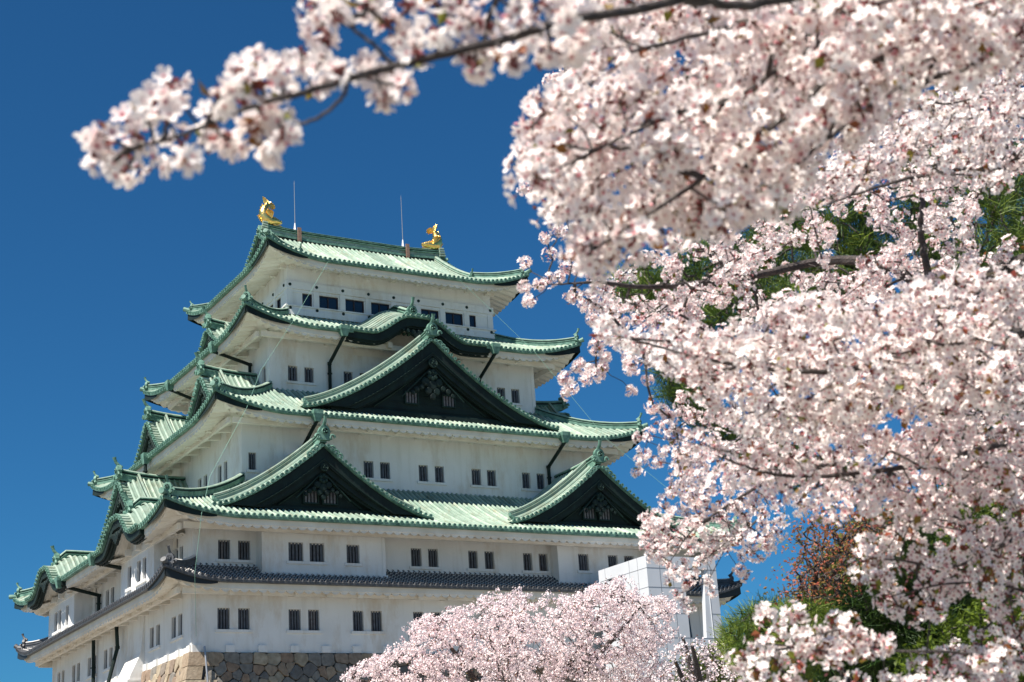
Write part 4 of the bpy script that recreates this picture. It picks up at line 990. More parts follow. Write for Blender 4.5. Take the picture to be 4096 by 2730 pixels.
def leaf_inst(mb, pos, nrm, size, m=0, it=None, aspect=.35):
    V = A((0, 0, 0), (.5, aspect, .12), (1, 0, 0), (.5, -aspect, .12), (.5, 0, -.02))
    inst(mb, V, [((0, 1, 4), (1, 2, 4), (4, 2, 3), (0, 4, 3))][0] and np.array([(0, 1, 4), (1, 2, 4), (4, 2, 3), (0, 4, 3)]), pos, nrm, size, m, vt=0., it=it)
def pompoms(mb, lf, stalk, C, R, per, level, fsize=.0175, tone0=.0, leaf=.5, pink=.15):
    """round bunches of flowers at the points C with radii R; per = flowers in a bunch (array)"""
    per = np.asarray(per, int); idx = np.repeat(np.arange(len(C)), per); n = len(idx)
    d = rng.normal(size=(n, 3)); d /= np.linalg.norm(d, axis=1)[:, None]
    rr = R[idx] * np.where(rng.random(n) < .3, rng.uniform(.3, .75, n), rng.uniform(.8, 1.02, n)); pos = C[idx] + d * rr[:, None]
    nr = d + rng.normal(0, .18, (n, 3)) + A(0, 0, .05)
    cl = rng.normal(-.04, .08, len(C))[idx]
    flowers(mb, pos, nr, fsize * rng.uniform(.8, 1.12, n), level, np.clip(tone0 + cl + rng.normal(0, .09, n) + .06 * np.clip(.92 - rr / R[idx], 0, .2) / .2, -.1, .5))  # inner flowers tinted pinker, painting shade into the bunch
    if stalk is not None and level == 0:
        V = A((.02, 0, 0), (-.01, .017, 0), (-.01, -.017, 0), (.012, 0, -1), (-.006, .01, -1), (-.006, -.01, -1))
        inst(mb, V, np.array([(0, 1, 4, 3), (1, 2, 5, 4), (2, 0, 3, 5)]), pos, d, rr * .9, 2)
    # brown-red bud scales and calyces, also painting a shaded core into every bunch
    kc = np.repeat(np.arange(len(C)), 3); dc = rng.normal(size=(len(kc), 3)); dc /= np.linalg.norm(dc, axis=1)[:, None]
    Vc = A((0, 0, -.6), (.4, 0, 0), (-.2, .35, 0), (-.2, -.35, 0), (0, 0, .8)); inst(mb, Vc, np.array([(0, 1, 2), (0, 2, 3), (0, 3, 1), (4, 2, 1), (4, 3, 2), (4, 1, 3)]), C[kc] + dc * (R[kc] * rng.uniform(.1, .5, len(kc)))[:, None], dc, fsize * rng.uniform(.6, 1., len(kc)), 1)
    # buds
    nb = int(n * pink); k = rng.integers(0, len(C), nb); d = rng.normal(size=(nb, 3)); d /= np.linalg.norm(d, axis=1)[:, None]
    V = A((0, 0, -.5), (.3, 0, .1), (-.15, .26, .1), (-.15, -.26, .1), (0, 0, .6))
    inst(mb, V, np.array([(0, 1, 2), (0, 2, 3), (0, 3, 1), (4, 2, 1), (4, 3, 2), (4, 1, 3)]), C[k] + d * (R[k] * rng.uniform(.3, .98, nb))[:, None], d, fsize * .75, 0, vt=A(1, .85, .85, .85, .6))
    if lf is not None:
        nl = int(len(C) * leaf * 3); k = rng.integers(0, len(C), nl); d = rng.normal(size=(nl, 3)); d /= np.linalg.norm(d, axis=1)[:, None]
        leaf_inst(lf, C[k] + d * (R[k] * rng.uniform(.2, .9, nl))[:, None], d + rng.normal(0, .6, d.shape), fsize * rng.uniform(1.0, 2.2, nl), 0, it=rng.uniform(0, 1, nl))
def inside(poly, x, y):
    poly = np.asarray(poly, float); r = np.zeros(len(x), bool); j = len(poly) - 1
    for i in range(len(poly)):
        xi, yi = poly[i]; xj, yj = poly[j]
        c = ((yi > y) != (yj > y)) & (x < (xj - xi) * (y - yi) / (yj - yi + 1e-9) + xi); r ^= c; j = i
    return r
def fill(poly, n, gap=0., holes=()):
    poly = np.asarray(poly, float); lo, hi = poly.min(0), poly.max(0); out = []
    tries = 0
    while len(out) < n and tries < n * 40:
        m_ = n; p = lo + (hi - lo) * rng.random((m_, 2)); p = p[inside(poly, p[:, 0], p[:, 1])]; tries += m_
        for h in holes: p = p[~inside(h, p[:, 0], p[:, 1])]
        for q in p:
            if len(out) >= n: break
            if gap and out:
                o = np.asarray(out[-400:]);
                if np.min(np.hypot(*(o - q).T)) < gap: continue
            out.append(q)
    return np.array(out)
def gaps(poly, n, r0, r1):
    out = []
    for c in fill(poly, n):
        r_ = rng.uniform(r0, r1); a = np.arange(7) * 2 * math.pi / 7 + rng.random(); k_ = rng.uniform(.6, 1.3, 7)
        out.append(np.stack([c[0] + r_ * 1.5 * k_ * np.cos(a), c[1] + r_ * k_ * np.sin(a)], -1))
    return out
def at_many(P, d): return np.stack([at(p[0], p[1], dd) for p, dd in zip(P, d)])
def curve3(pts, n=8, wob=.0):
    pts = [(p[0], p[1], p[2] * LIMB) for p in pts]      # limbs run a little before their bunches
    """smooth curve through pixel points (px, py, dist)"""
    P = np.array([at(*p) for p in pts]); k = len(P); t = np.arange(k); T = np.linspace(0, k - 1, (k - 1) * n + 1)
    G = np.gradient(P, axis=0); i = np.clip(T.astype(int), 0, k - 2); u = (T - i)[:, None]
    return ((2*u**3-3*u**2+1) * P[i] + (u**3-2*u**2+u) * G[i] + (-2*u**3+3*u**2) * P[i+1] + (u**3-u**2) * G[i+1])
def grow(mb, skel, C, r_tip, r_pow=.42, bias=.3, sides=5, rmax=None, skel_r=None, bend=.12):
    """joins every point of C to the skeleton polylines by twigs: each point takes the nearest node already joined"""
    nodes = np.concatenate(skel) if len(skel) else np.zeros((0, 3)); ns = len(nodes)
    n = len(C); par = np.full(n, -1); done = np.zeros(n, bool)
    L0 = np.zeros(ns)
    D = np.linalg.norm(C[:, None] - nodes[None], axis=2); best = D.argmin(1); cost = D.min(1); path = np.zeros(n)
    cost = cost.copy(); bp_ = best.copy()
    order = []
    for _ in range(n):
        c_ = np.where(done, 1e9, cost); i = int(c_.argmin()); done[i] = True; order.append(i); par[i] = bp_[i]
        src = nodes[par[i]] if par[i] < ns else C[par[i] - ns]
        base = 0 if par[i] < ns else path[par[i] - ns]; path[i] = base + np.linalg.norm(C[i] - src)
        d = np.linalg.norm(C - C[i], axis=1) + bias * path[i]
        b = (~done) & (d < cost); cost[b] = d[b]; bp_[b] = i + ns
    cnt = np.ones(n)
    for i in reversed(order):
        if par[i] >= ns: cnt[par[i] - ns] += cnt[i]
    r = r_tip * cnt ** r_pow
    if rmax: r = np.minimum(r, rmax)
    for i in order:
        s = nodes[par[i]] if par[i] < ns else C[par[i] - ns]; e = C[i]; L_ = np.linalg.norm(e - s)
        rs = min(r[i] * 1.25, r[par[i] - ns]) if par[i] >= ns else r[i] * 1.2
        m1 = s * .66 + e * .34 + rng.normal(0, bend * L_ * .35, 3); m2 = s * .33 + e * .67 + rng.normal(0, bend * L_ * .35, 3)
        mb.tube([s, m1, m2, e], [rs, rs * .7 + r[i] * .3, rs * .3 + r[i] * .7, r[i]], sides, 0, cap=False)
def limbs(mb, curves):
    out = []
    for pts, r0, r1 in curves:
        P = curve3(pts); k = len(P); P = P + rng.normal(0, min(r0, r1) * .35, P.shape)
        mb.tube(P, np.linspace(r0, r1, k), 8, 0); out.append(P)
    return out
def pts_at(C_px, d0, d1):
    d = rng.uniform(d0, d1, len(C_px)); return at_many(C_px, d), d
LIMB = 1.0
# ---- the near cherry tree: trunk just right of the camera, four big limbs over the view
near_base = CAM + A(*(RT[:2] * 3.6), 0) + A(FW[0], FW[1], 0) * 2.3; near_base[2] = -13.7
near = tag(empty('cherry_tree', near_base), 'blurred cherry tree close to the camera whose white blossom branches fill the upper right', 'cherry tree')
tk = MB(); top = near_base + A(-.2, .1, 4.6)
tk.tube([near_base, near_base + A(.05, 0, 1.), near_base + A(-.05, .05, 2.4), top], [.24, .19, .17, .12], 12)
tk.build('trunk', M['bark'], near, loc=near_base)
LIMB = 1.0
def near_limb(curves, C, R, level, per, r_tip=.0016, tone0=0., leaf=.4, fsize=.0175, pink=.12, root=near, base=near_base, name='limb', label=None, start=None, rmax=.02, bias=.3):
    lb = MB(); sk = limbs(lb, curves)
    if start is not None: lb.tube([start[0], start[0] * .5 + start[1] * .5 + A(0, 0, .25), start[1]], [start[2] * 1.6, start[2] * 1.2, start[2]], 8)
    grow(lb, sk, C, r_tip, rmax=rmax, bias=bias, sides=5 if level == 0 else 4)
    o = lb.build(name, M['bark'], root, loc=base)
    bl, lf, st = MB(), MB(), MB()
    pompoms(bl, lf, st, C, R, per, level, fsize, tone0, leaf, pink)
    bl.build('blossom', [M['petal'], M['calyx'], M['stalk']], o, loc=base)
    if lf.n: lf.build('young_leaves', M['bronze'], o, loc=base)
    if label: o['label'] = label
    return o
def spots(L, d, jit=.08):
    L = np.array(L, float); dd = d + rng.normal(0, jit, len(L)); C = at_many(L[:, :2], dd); R = L[:, 2] / FPX * dd; return C, R
LIMB = .975
dA = 2.2
LA = [(215,345,34),(250,370,42),(255,320,40),(300,285,42),(330,330,45),(290,390,36),(345,385,34),(360,230,38),(395,190,32),(410,225,34),(385,280,40),(420,330,34),(440,370,30),(335,250,30),(215,320,22),
      (500,230,28),(478,262,22),(505,310,34),(540,330,28),(480,330,26),(540,195,22),(560,165,32),(600,150,34),(590,195,32),(640,165,34),(690,120,30),(700,150,30),(745,150,28),(775,165,20),(760,190,16),(560,245,28),(600,260,30),
      (650,200,24),(720,215,16),(610,310,36),(650,320,34),(625,350,24),(575,290,26),(645,275,26),(850,170,26),(880,200,34),(905,165,34),(925,195,28),(880,225,22),(840,150,18),
      (735,70,34),(745,100,20),(720,30,30),(770,45,24),(765,10,30),(720,5,24),(880,20,34),(840,15,30),(930,90,34),(960,120,28),(990,70,38),(940,20,36),(1000,15,36),(1045,100,34),(1060,60,36),(1075,135,20),(1095,160,20),(1105,110,30),(1060,10,36),(1120,50,38),(1160,100,30),(1175,140,20),(1180,30,38),
      (1230,90,30),(1215,50,34),(1240,130,26),(1265,120,26),(1240,10,34),(1290,80,34),(1320,120,22),(1290,30,30),(1330,85,26),(890,60,22),(1350,40,26)]
C, R = spots(LA, dA)
near_limb([([(1900, -130, 2.5), (1560, 0, 2.35), (1300, 48, 2.25), (1180, 86, 2.2), (1000, 130, 2.2), (900, 155, 2.2), (800, 182, 2.2), (700, 212, 2.2), (600, 238, 2.2), (520, 268, 2.2), (440, 302, 2.2), (370, 325, 2.2), (300, 340, 2.2)], .0085, .002),
           ([(800, 180, 2.2), (790, 218, 2.2), (745, 262, 2.2), (680, 290, 2.2), (640, 293, 2.2)], .0032, .002),
           ([(905, 152, 2.2), (860, 105, 2.2), (800, 60, 2.2), (740, 25, 2.2)], .0032, .002), ([(1560, 0, 2.35), (1750, 10, 2.5), (2000, -60, 2.7)], .007, .009),
           ([(1240, 55, 2.25), (1180, 20, 2.2), (1120, -20, 2.2)], .003, .002)],
          C, R * 1.05, 0, np.maximum(5, (2.3 * (R / .0175) ** 1.8)).astype(int), leaf=.22, tone0=.0, label='long thin branch reaching left across the blue sky', start=(top, at(1900, -130, 2.5), .012), pink=.28)
# upper right mass
LIMB = .965
PN = [(1330,150),(1300,215),(1230,270),(1195,320),(1200,380),(1225,430),(1260,480),(1310,500),(1330,580),(1345,615),(1400,590),(1460,560),(1560,540),(1640,520),(1760,490),(1830,420),(1900,330),(1990,270),(2100,200),(2230,170),(2353,150),(2420,-40),(1360,-40)]
HN = [[(1400,150),(1500,150),(1440,200),(1330,200)], [(1620,290),(1700,260),(1720,300),(1640,330)], [(1800,180),(1880,150),(1900,200)],[(1420,20),(1500,0),(1560,40),(1480,60)]]
pn = fill(PN, 385, 22, HN + gaps(PN, 12, 12, 26)); C, d_ = pts_at(pn, 2.7, 3.7); R = rng.uniform(.032, .054, len(C))
near_limb([([(2500, 0, 3.6), (2353, 105, 3.4), (2200, 160, 3.3), (2060, 215, 3.2), (1940, 290, 3.1), (1830, 380, 3.0)], .012, .003),
           ([(1960, 40, 3.3), (1900, 90, 3.2), (1800, 150, 3.1), (1700, 220, 3.0), (1560, 260, 2.9), (1400, 330, 2.9), (1260, 400, 2.8)], .008, .002),
           ([(2400, -60, 3.4), (1960, 40, 3.3), (1700, 60, 3.1), (1450, 120, 2.9)], .012, .003),
           ([(1920, 160, 3.2), (1840, 240, 3.1), (1720, 330, 3.0), (1600, 420, 3.0), (1480, 500, 2.9), (1370, 570, 2.9)], .008, .002),
           ([(2200, 160, 3.3), (2000, 140, 3.2), (1880, 200, 3.1)], .006, .003)],
          C, R, 0, rng.integers(9, 16, len(C)), leaf=.3, tone0=.04, label='thick mass of blurred white blossom in the upper right', start=(top, at(2500, 0, 3.6), .03), pink=.25)
# low right sprays, close to the camera
PL = [(1960,1290),(2000,1230),(2060,1180),(2180,1130),(2353,1090),(2400,1600),(2140,1600),(2190,1480),(2130,1420),(2060,1400),(1990,1350)]
pn = fill(PL, 100, 26, [[(2150,1380),(2250,1350),(2300,1450),(2180,1480)], [(2100,1210),(2200,1190),(2220,1240),(2120,1260)]] + gaps(PL, 9, 18, 36)); C, d_ = pts_at(pn, 4.8, 5.8); R = rng.uniform(.036, .056, len(C))
PL2 = [(1700,1510),(1760,1400),(1830,1370),(1900,1400),(1960,1440),(2040,1470),(2110,1530),(2353,1490),(2353,1600),(1700,1600)]
pn = fill(PL2, 48, 28, [[(1980,1500),(2100,1520),(2080,1568),(1960,1568)]]); C2, d_ = pts_at(pn, 4.2, 5.0); C = np.concatenate([C, C2]); R = np.concatenate([R, rng.uniform(.030, .05, len(C2))])
near_limb([([(2600, 1150, 5.6), (2353, 1230, 5.3), (2200, 1300, 5.2), (2080, 1290, 5.1), (1990, 1280, 5.1)], .009, .002),
           ([(2600, 1500, 5.3), (2353, 1360, 5.2), (2200, 1340, 5.2), (2050, 1370, 5.2)], .007, .002),
           ([(2600, 1560, 4.7), (2200, 1500, 4.6), (1950, 1500, 4.6), (1760, 1480, 4.5)], .006, .002)],
          C, R, 0, rng.integers(8, 15, len(C)), leaf=1.3, tone0=.06, label='low blurred sprays with red young leaves at the lower right', start=(near_base + A(0, 0, 1.6), at(2600, 1150, 5.6), .03), pink=.6)
# ---- the second cherry tree, a few metres further
mid_base = at(2750, 900, 8.0); mid_base[2] = -13.7
mid = tag(empty('cherry_tree', mid_base), 'large cherry tree right of the castle, its pink blossom covering the dark pines', 'cherry tree')
tk = MB(); mt = mid_base + A(-.3, 0, 3.2)
tk.tube([mid_base, mid_base + A(0, .1, 1.3), mt, at(2600, 500, 7.8)], [.36, .28, .22, .14], 12); tk.build('trunk', M['bark'], mid, loc=mid_base)
PM1 = [(1370,755),(1430,790),(1500,830),(1580,880),(1640,950),(1720,990),(1850,1000),(1960,990),(2100,950),(2400,930),(2400,640),(2280,640),(2200,620),(2120,660),(2000,720),(1850,690),(1700,760),(1560,760),(1470,770)]
pn = fill(PM1, 300, 18, gaps(PM1, 20, 12, 24)); C, _ = pts_at(pn, 4.3, 5.4); R = rng.uniform(.036, .056, len(C))
near_limb([([(2700, 700, 6.5), (2353, 760, 5.2), (2150, 800, 5.0), (1950, 850, 4.9), (1780, 850, 4.8), (1600, 820, 4.7), (1450, 780, 4.6)], .016, .003),
           ([(2150, 800, 5.0), (2000, 900, 4.9), (1850, 930, 4.8), (1720, 950, 4.8)], .008, .003)],
          C, R, 0, rng.integers(9, 16, len(C)), leaf=.3, tone0=.04, root=mid, base=mid_base, label='thick blossom limb ending in a pointed spray beside the castle', start=(mt, at(2700, 700, 6.5), .05), pink=.28)
PU = [(1840,440),(1900,360),(1990,300),(2100,230),(2230,190),(2400,150),(2400,400),(2280,430),(2200,400),(2120,430),(2010,400),(1930,460)]
pn = fill(PU, 120, 16, gaps(PU, 12, 12, 24)); C, _ = pts_at(pn, 5.0, 6.4); R = rng.uniform(.036, .056, len(C))
near_limb([([(2700, 300, 6.6), (2353, 380, 6.2), (2200, 390, 5.8), (2050, 420, 5.6), (1900, 470, 5.5)], .014, .003), ([(2353, 380, 6.2), (2250, 280, 6.0), (2120, 250, 5.8)], .008, .003)],
          C, R, 0, rng.integers(9, 16, len(C)), leaf=.35, tone0=.04, root=mid, base=mid_base, label='blossom limb close under the top right corner', start=(mt, at(2700, 300, 6.6), .05), pink=.28)
PM2 = [(1600,1010),(1700,1030),(1850,1040),(2000,1010),(2353,960),(2400,1270),(2250,1260),(2150,1200),(2050,1170),(1950,1180),(1860,1170),(1760,1130),(1660,1080)]
pn = fill(PM2, 175, 19, [[(2200,1130),(2353,1100),(2353,1200),(2230,1220)]] + gaps(PM2, 18, 12, 24)); C, _ = pts_at(pn, 4.8, 6.0); R = rng.uniform(.036, .056, len(C))
near_limb([([(2700, 950, 6.8), (2353, 1010, 5.6), (2150, 1060, 5.4), (1950, 1090, 5.2), (1780, 1090, 5.1), (1650, 1050, 5.0)], .015, .003)],
          C, R, 1, rng.integers(10, 16, len(C)), leaf=.4, tone0=.05, root=mid, base=mid_base, label='blossom limb with brown young leaves above the maple', start=(mt, at(2700, 950, 6.8), .05), pink=.28)
# drooping spray in front of the castle's right end
PM3 = [(1560,1020),(1640,1040),(1760,1110),(1800,1190),(1790,1240),(1720,1290),(1650,1270),(1600,1310),(1570,1350),(1530,1300),(1480,1270),(1470,1200),(1530,1150),(1540,1080)]
pn = fill(PM3, 115, 17, [[(1620,1290),(1700,1250),(1700,1340),(1640,1340)]])
ext = [(1480,1235),(1500,1215),(1515,1280),(1540,1330),(1555,1365),(1570,1385),(1585,1400),(1760,1235),(1720,1270),(1770,1260),(1500,1240),(1680,1160),(1600,1200),(1540,1240),(1525,1255),(1700,1310),(1715,1325),(1625,1340),(1635,1360),(1480,1040),(1470,1060),(1465,1085),(1510,1060),(1530,1035),(1490,1000),(1470,1005),(1510,975),(1535,985),(1545,1010)]
P_ = np.concatenate([pn, np.array(ext, float)]); C, _ = pts_at(P_, 7.2, 8.2); R = rng.uniform(.030, .044, len(C))
near_limb([([(2200, 1000, 8.4), (1900, 1060, 8.0), (1760, 1110, 7.8), (1660, 1170, 7.7), (1590, 1220, 7.6), (1540, 1290, 7.6)], .012, .002), ([(1760, 1110, 7.8), (1650, 1040, 7.8), (1560, 1010, 7.8)], .006, .002)],
          C, R, 1, rng.integers(10, 16, len(C)), leaf=.35, tone0=.02, root=mid, base=mid_base, label='drooping blossom spray in front of the right end of the castle', pink=.28)
# the deep part of the crown
PF = [(1440,590),(1560,560),(1700,500),(1850,380),(2000,290),(2150,220),(2400,130),(2400,1090),(2250,1060),(2100,1030),(1950,1050),(1800,1060),(1640,1030),(1560,960),(1520,900),(1450,850),(1400,800),(1345,720),(1330,690),(1400,650)]
HF = [[(1560,600),(1640,590),(1660,640),(1580,660)], [(1900,500),(2010,470),(2020,580),(1930,640)], [(1420,650),(1480,630),(1500,690),(1430,700)], [(2240,440),(2353,400),(2353,520),(2260,560)], [(1700,660),(1760,640),(1780,700)], [(2250,600),(2353,620),(2353,700),(2270,690)], [(1600,720),(1680,700),(1700,750),(1620,760)], [(1560,880),(1640,900),(1620,960)], [(2060,480),(2110,470),(2100,560)], [(1810,560),(1860,540),(1870,610),(1820,630)],
      [(1480,740),(1560,750),(1540,790)]]
pn = fill(PF, 900, 13, HF + gaps(PF, 55, 12, 30))
extF = [(1205,603),(1255,545),(1262,585),(1285,535),(1308,535),(1312,592),(1240,655),(1262,645),(1283,638),(1300,618),(1205,662),(1216,692),(1205,434),(1220,440),(1262,188),(1275,178),(1300,150),(1290,185),(1318,175),(1330,205),(1320,165),(1345,600),(1330,620),(1360,640),
        (1315,890),(1300,870),(1305,905),(1328,842),(1352,850),(1345,872),(1385,842),(1372,860),(1450,898),(1320,680),(1345,690),(1370,700),(1360,735),(1385,750),(1400,720),(1420,740),(1310,685),(1300,470),(1280,490),(1305,480),(1380,780),(1370,800),(1390,820),
        (1500,930),(1520,945),(1540,960),(1555,990),(1575,1000),(1560,1040),(1580,1060),(1555,1080),(1590,1090),(1600,1130),(1580,1150),(1560,1120),(1610,1160)]
P_ = np.concatenate([pn, np.array(extF, float)]); C, _ = pts_at(P_, 7.6, 11.0); C[len(pn):] = at_many(np.array(extF, float), rng.uniform(7.8, 8.6, len(extF))); R = rng.uniform(.038, .060, len(C)); R[len(pn):] = rng.uniform(.032, .044, len(extF))
near_limb([([(2600, 500, 7.8), (2353, 600, 8.5), (2150, 660, 8.8), (2040, 610, 9.0), (1900, 600, 9.2), (1700, 640, 9.0), (1500, 660, 8.6), (1380, 650, 8.3), (1260, 655, 8.2)], .05, .003),
           ([(2140, 655, 8.6), (2120, 560, 8.6), (2120, 470, 8.6), (2135, 400, 8.8)], .022, .012), ([(2140, 400, 8.8), (2240, 320, 9.0), (2353, 230, 9.2)], .014, .02),
           ([(2353, 600, 8.5), (2250, 800, 9.0), (2000, 900, 9.4), (1800, 920, 9.4), (1620, 880, 9.0)], .03, .005),
           ([(1700, 640, 9.0), (1600, 560, 8.8), (1480, 440, 8.4), (1350, 300, 8.2), (1290, 180, 8.2)], .012, .003),
           ([(2353, 600, 8.5), (2300, 900, 9.4), (2150, 1050, 9.6)], .03, .006)],
          C, R, 1, rng.integers(18, 27, len(C)), r_tip=.0022, leaf=.3, tone0=.05, root=mid, base=mid_base, pink=.35, rmax=.03, label='deep crown of small pale pink blossoms against the sky and pines', bias=.2)
LIMB = 1.0
# ---- far cherry trees in front of the rampart
def far_cherry(name_lab, poly, holes, d, n, base_px, spread, seed_r=.10, per=9, lab_group=None, top_trunk=.45, tone0=.0, extra=(), fs=.027):
    base = at(base_px[0], base_px[1], d); base[2] = -13.7
    t_ = tag(empty('cherry_tree', base), name_lab, 'cherry tree')
    p = fill(poly, n, 3.2, list(holes) + gaps(poly, max(4, n // 130), 5, 13))
    pl_ = np.asarray(poly, float); k_ = rng.integers(0, len(pl_), n // 45); u_ = rng.random((len(k_), 1)); e_p = pl_[k_] * u_ + pl_[(k_ + 1) % len(pl_)] * (1 - u_)
    o_p = e_p + (e_p - pl_.mean(0)) / np.linalg.norm(e_p - pl_.mean(0), axis=1)[:, None] * rng.uniform(0, 22, (len(k_), 1)); p = np.concatenate([p, o_p[o_p[:, 1] < 1590]])
    if len(extra): p = np.concatenate([p, np.array(extra, float)])
    cen = np.asarray(poly, float).mean(0); e = np.clip(1 - np.abs(p[:, 0] - cen[0]) / (np.ptp(np.asarray(poly)[:, 0]) / 2 + 1), .15, 1) ** .5
    dd = d + rng.uniform(-1, 1, len(p)) * spread * e; C = at_many(p, dd)
    tk = MB(); h = (C[:, 2].max() - base[2]); tp = base + A(0, 0, h * top_trunk)
    tk.tube([base, base + A(.1, 0, h * .2), tp], [.34, .26, .2], 10)
    sk = [np.linspace(base + A(0, 0, h * .25), tp, 4)]
    # main limbs
    for j in range(9):
        k_ = C[rng.integers(len(C))]; m1 = tp * .6 + k_ * .4 + A(0, 0, rng.uniform(0, .8)); m2 = tp * .25 + k_ * .75 + A(0, 0, rng.uniform(-.1, .4))
        T = np.linspace(0, 1, 9)[:, None]; Pb = (1-T)**3*tp + 3*(1-T)**2*T*m1 + 3*(1-T)*T**2*m2 + T**3*k_
        tk.tube(Pb, np.linspace(.15, .03, 9), 6); sk.append(Pb)
    grow(tk, sk, C[:: 2] if len(C) < 2500 else C[::3], .0045, rmax=.055, bias=.25, sides=4, bend=.3)
    tk.build('trunk', M['bark'], t_, loc=base)
    bl = MB(); n_ = len(C) * per; idx = np.repeat(np.arange(len(C)), per)
    dv = rng.normal(size=(n_, 3)); dv /= np.linalg.norm(dv, axis=1)[:, None]
    pos = C[idx] + dv * (seed_r * rng.uniform(.2, 1.2, n_))[:, None]
    a = np.arange(5) * 2 * math.pi / 5; V = np.concatenate([np.stack([np.cos(a), np.sin(a), .25 + 0 * a], -1), A((0, 0, 0)).reshape(1, 3)])
    inst(bl, V, np.array([(i, (i + 1) % 5, 5) for i in range(5)]), pos, dv + rng.normal(0, .5, dv.shape), fs * rng.uniform(.7, 1.2, n_), 0, vt=A(0, 0, 0, 0, 0, .25), it=np.clip(tone0 + (rng.normal(.15, .10, len(C)) + .14 * np.sin(C[:, 0] * 2.1 + 1.3 * np.sin(C[:, 2] * 2.7)) * np.cos(C[:, 2] * 1.9))[idx] + rng.normal(0, .12, n_), 0, .9))
    bl.build('blossom', M['petal_far'], t_, loc=base)
    lf = MB(); nl = len(C); k_ = rng.integers(0, len(C), nl); leaf_inst(lf, C[k_] + rng.normal(0, seed_r * .7, (nl, 3)), rng.normal(size=(nl, 3)), rng.uniform(.03, .06, nl), 0, it=rng.uniform(.3, 1, nl)); lf.build('young_leaves', M['bronze'], t_, loc=base)
    return t_
PC = [(780,1600),(800,1545),(850,1515),(900,1500),(925,1475),(940,1440),(975,1415),(1000,1420),(1040,1400),(1085,1390),(1110,1370),(1130,1385),(1150,1370),(1200,1362),(1235,1385),(1270,1372),(1330,1368),(1360,1350),(1400,1345),(1420,1330),(1450,1360),(1500,1372),(1540,1375),(1555,1400),(1535,1440),(1545,1465),(1500,1500),(1540,1540),(1560,1600)]
HC = [[(1180,1480),(1250,1475),(1240,1500)], [(960,1500),(1010,1490),(1000,1510)], [(1060,1540),(1100,1530),(1110,1568),(1070,1568)]]
far_cherry('dense pale pink cherry tree in full bloom before the rampart at the bottom', PC, HC, 42, 4900, (1180, 1700), 3.2, per=11, seed_r=.088, extra=[(1128,1375),(1142,1372),(1420,1325),(1410,1330),(1430,1340),(945,1435),(860,1510)])
PD = [(1490,1600),(1520,1500),(1560,1480),(1590,1465),(1640,1480),(1680,1475),(1720,1490),(1750,1520),(1790,1530),(1800,1600)]
far_cherry('thin cherry tree with loose sparse blossom between the pink tree and the pine', PD, [], 34, 330, (1640, 1700), 1.6, per=8, seed_r=.075, tone0=-.05)
# ---- pines, maples and shrubs at the right
def pine(lab, polys, d, base_px, tuft=.11, n=30, tonebias=0., spread=1.5, lens=1.0):
    base = at(base_px[0], base_px[1], d); base[2] = -13.7
    t_ = tag(empty('pine_tree', base), lab, 'pine')
    Cs = []
    for poly, cnt, d0, d1 in polys: C, _ = pts_at(fill(poly, cnt, 6), d0, d1); Cs.append(C)
    C = np.concatenate(Cs); h = C[:, 2].max() - base[2]
    tk = MB(); tp = base + A(0, 0, h * .9)
    P = np.stack([base + (tp - base) * t + A(math.sin(t * 5) * .25, math.cos(t * 4) * .2, 0) for t in np.linspace(0, 1, 10)]); tk.tube(P, np.linspace(.24, .07, 10), 10)
    grow(tk, [P[2:]], C, .006, rmax=.08, bias=.3, sides=5, bend=.3)
    tk.build('trunk', M['bark'], t_, loc=base)
    nd = MB(); idx = np.repeat(np.arange(len(C)), n); m_ = len(idx)
    ax = rng.normal(0, .6, (len(C), 3)) + A(0, 0, .8); dv = ax[idx] + rng.normal(0, .9, (m_, 3)); dv /= np.linalg.norm(dv, axis=1)[:, None]
    V = A((-.022, 0, 0), (.022, 0, 0), (.012, 0, 1), (-.012, 0, 1))
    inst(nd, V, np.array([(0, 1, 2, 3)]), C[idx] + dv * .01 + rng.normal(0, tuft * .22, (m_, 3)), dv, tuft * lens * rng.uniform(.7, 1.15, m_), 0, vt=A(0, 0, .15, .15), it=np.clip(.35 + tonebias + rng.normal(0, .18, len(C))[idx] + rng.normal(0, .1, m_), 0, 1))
    nd.build('needles', M['needle'], t_, loc=base); return t_
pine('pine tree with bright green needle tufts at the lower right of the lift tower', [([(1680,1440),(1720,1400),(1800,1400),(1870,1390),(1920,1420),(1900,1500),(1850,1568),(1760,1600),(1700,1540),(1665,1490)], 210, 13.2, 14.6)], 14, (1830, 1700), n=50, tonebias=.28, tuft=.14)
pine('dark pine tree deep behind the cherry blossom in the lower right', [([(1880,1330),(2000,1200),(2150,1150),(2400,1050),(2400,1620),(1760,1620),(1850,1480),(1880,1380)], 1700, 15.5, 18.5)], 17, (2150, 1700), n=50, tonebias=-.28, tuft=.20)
pine('tall pine tree behind the blossom in the middle and upper right', [([(1410,640),(1500,600),(1560,640),(1580,720),(1500,740),(1430,700)], 75, 18, 20), ([(1560,560),(1700,560),(1800,460),(1930,440),(2030,470),(2060,620),(1960,720),(1800,760),(1560,760)], 420, 18, 21), ([(2060,380),(2200,300),(2400,330),(2400,760),(2150,760),(2050,560)], 420, 17, 21),
     ([(2000,820),(2400,800),(2400,1150),(2200,1150),(2150,960)], 260, 18, 21), ([(1500,830),(1600,850),(1640,960),(1800,1020),(2000,1100),(1820,1130),(1700,1060),(1560,960)], 150, 18, 20), ([(1720,90),(1900,60),(1980,180),(1900,260),(1780,250)], 120, 18, 21)], 19, (2300, 1600), n=40, tonebias=.12, tuft=.21)
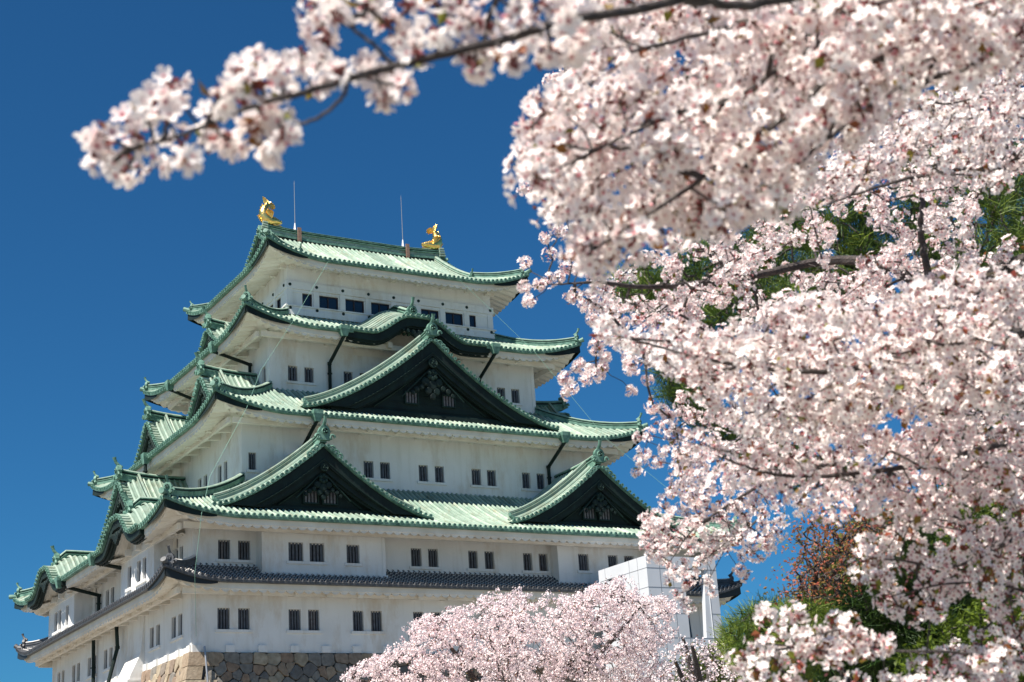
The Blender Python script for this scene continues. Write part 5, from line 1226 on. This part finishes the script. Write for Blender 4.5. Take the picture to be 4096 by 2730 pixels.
def leafy(name, lab, cat, poly, cnt, d0, d1, base_px, m, per=14, ls=.035, blob=.16, tone=(.0, 1.), holes=(), height_top=.5, tr=.1, gap=5):
    d = (d0 + d1) / 2; base = at(base_px[0], base_px[1], d); base[2] = -13.7
    t_ = tag(empty(name, base), lab, cat); C, _ = pts_at(fill(poly, cnt, gap, holes), d0, d1)
    tk = MB(); h = C[:, 2].max() - base[2]; P = np.linspace(base, base + A(0, 0, h * height_top), 5); tk.tube(P, np.linspace(tr, tr * .6, 5), 8)
    grow(tk, [P[1:]], C, .004, rmax=tr * .5, bias=.25, sides=4, bend=.35); tk.build('trunk', M['bark'], t_, loc=base)
    lf = MB(); idx = np.repeat(np.arange(len(C)), per); n_ = len(idx)
    ct = rng.uniform(*tone, len(C))[idx]
    leaf_inst(lf, C[idx] + rng.normal(0, blob * .5, (n_, 3)) * A(1, 1, .6), rng.normal(size=(n_, 3)) + A(0, 0, .7), ls * rng.uniform(.6, 1.3, n_), 0, it=np.clip(ct + rng.normal(0, .12, n_), 0, 1), aspect=.3)
    lf.build('leaves', m, t_, loc=base); return t_
leafy('maple_tree', 'orange and green spring maple with fine leaves right of the lift tower', 'maple', [(1790,1350),(1830,1290),(1820,1220),(1870,1190),(1960,1180),(2030,1150),(2050,1200),(1960,1290),(1930,1370),(1860,1400),(1800,1385)], 330, 13.4, 15.0, (1950, 1700), M['maple'], per=7, ls=.036, blob=.24, gap=5)
leafy('maple_tree', 'fresh yellow-green maple low at the bottom right corner', 'maple', [(2080,1600),(2090,1520),(2150,1490),(2180,1440),(2260,1400),(2400,1330),(2400,1600)], 380, 9.5, 12, (2300, 1750), M['green'], per=22, ls=.045, blob=.18, tone=(.2, 1.), gap=4)
leafy('maple_tree', 'green and rust maple half hidden by blossom on the right edge', 'maple', [(2180,1180),(2260,1130),(2400,1100),(2400,1330),(2250,1330),(2180,1270)], 260, 12, 14, (2350, 1750), M['green'], per=18, ls=.045, blob=.2, tone=(.0, .7), gap=4)
leafy('leafy_shrub', 'dull green shrub with small leaves behind the thin cherry tree', 'shrub', [(1560,1600),(1580,1520),(1640,1490),(1720,1480),(1780,1500),(1800,1600)], 420, 36, 38, (1680, 1680), M['olive'], per=22, ls=.09, blob=.4, tone=(0, .9), gap=3, height_top=.4)
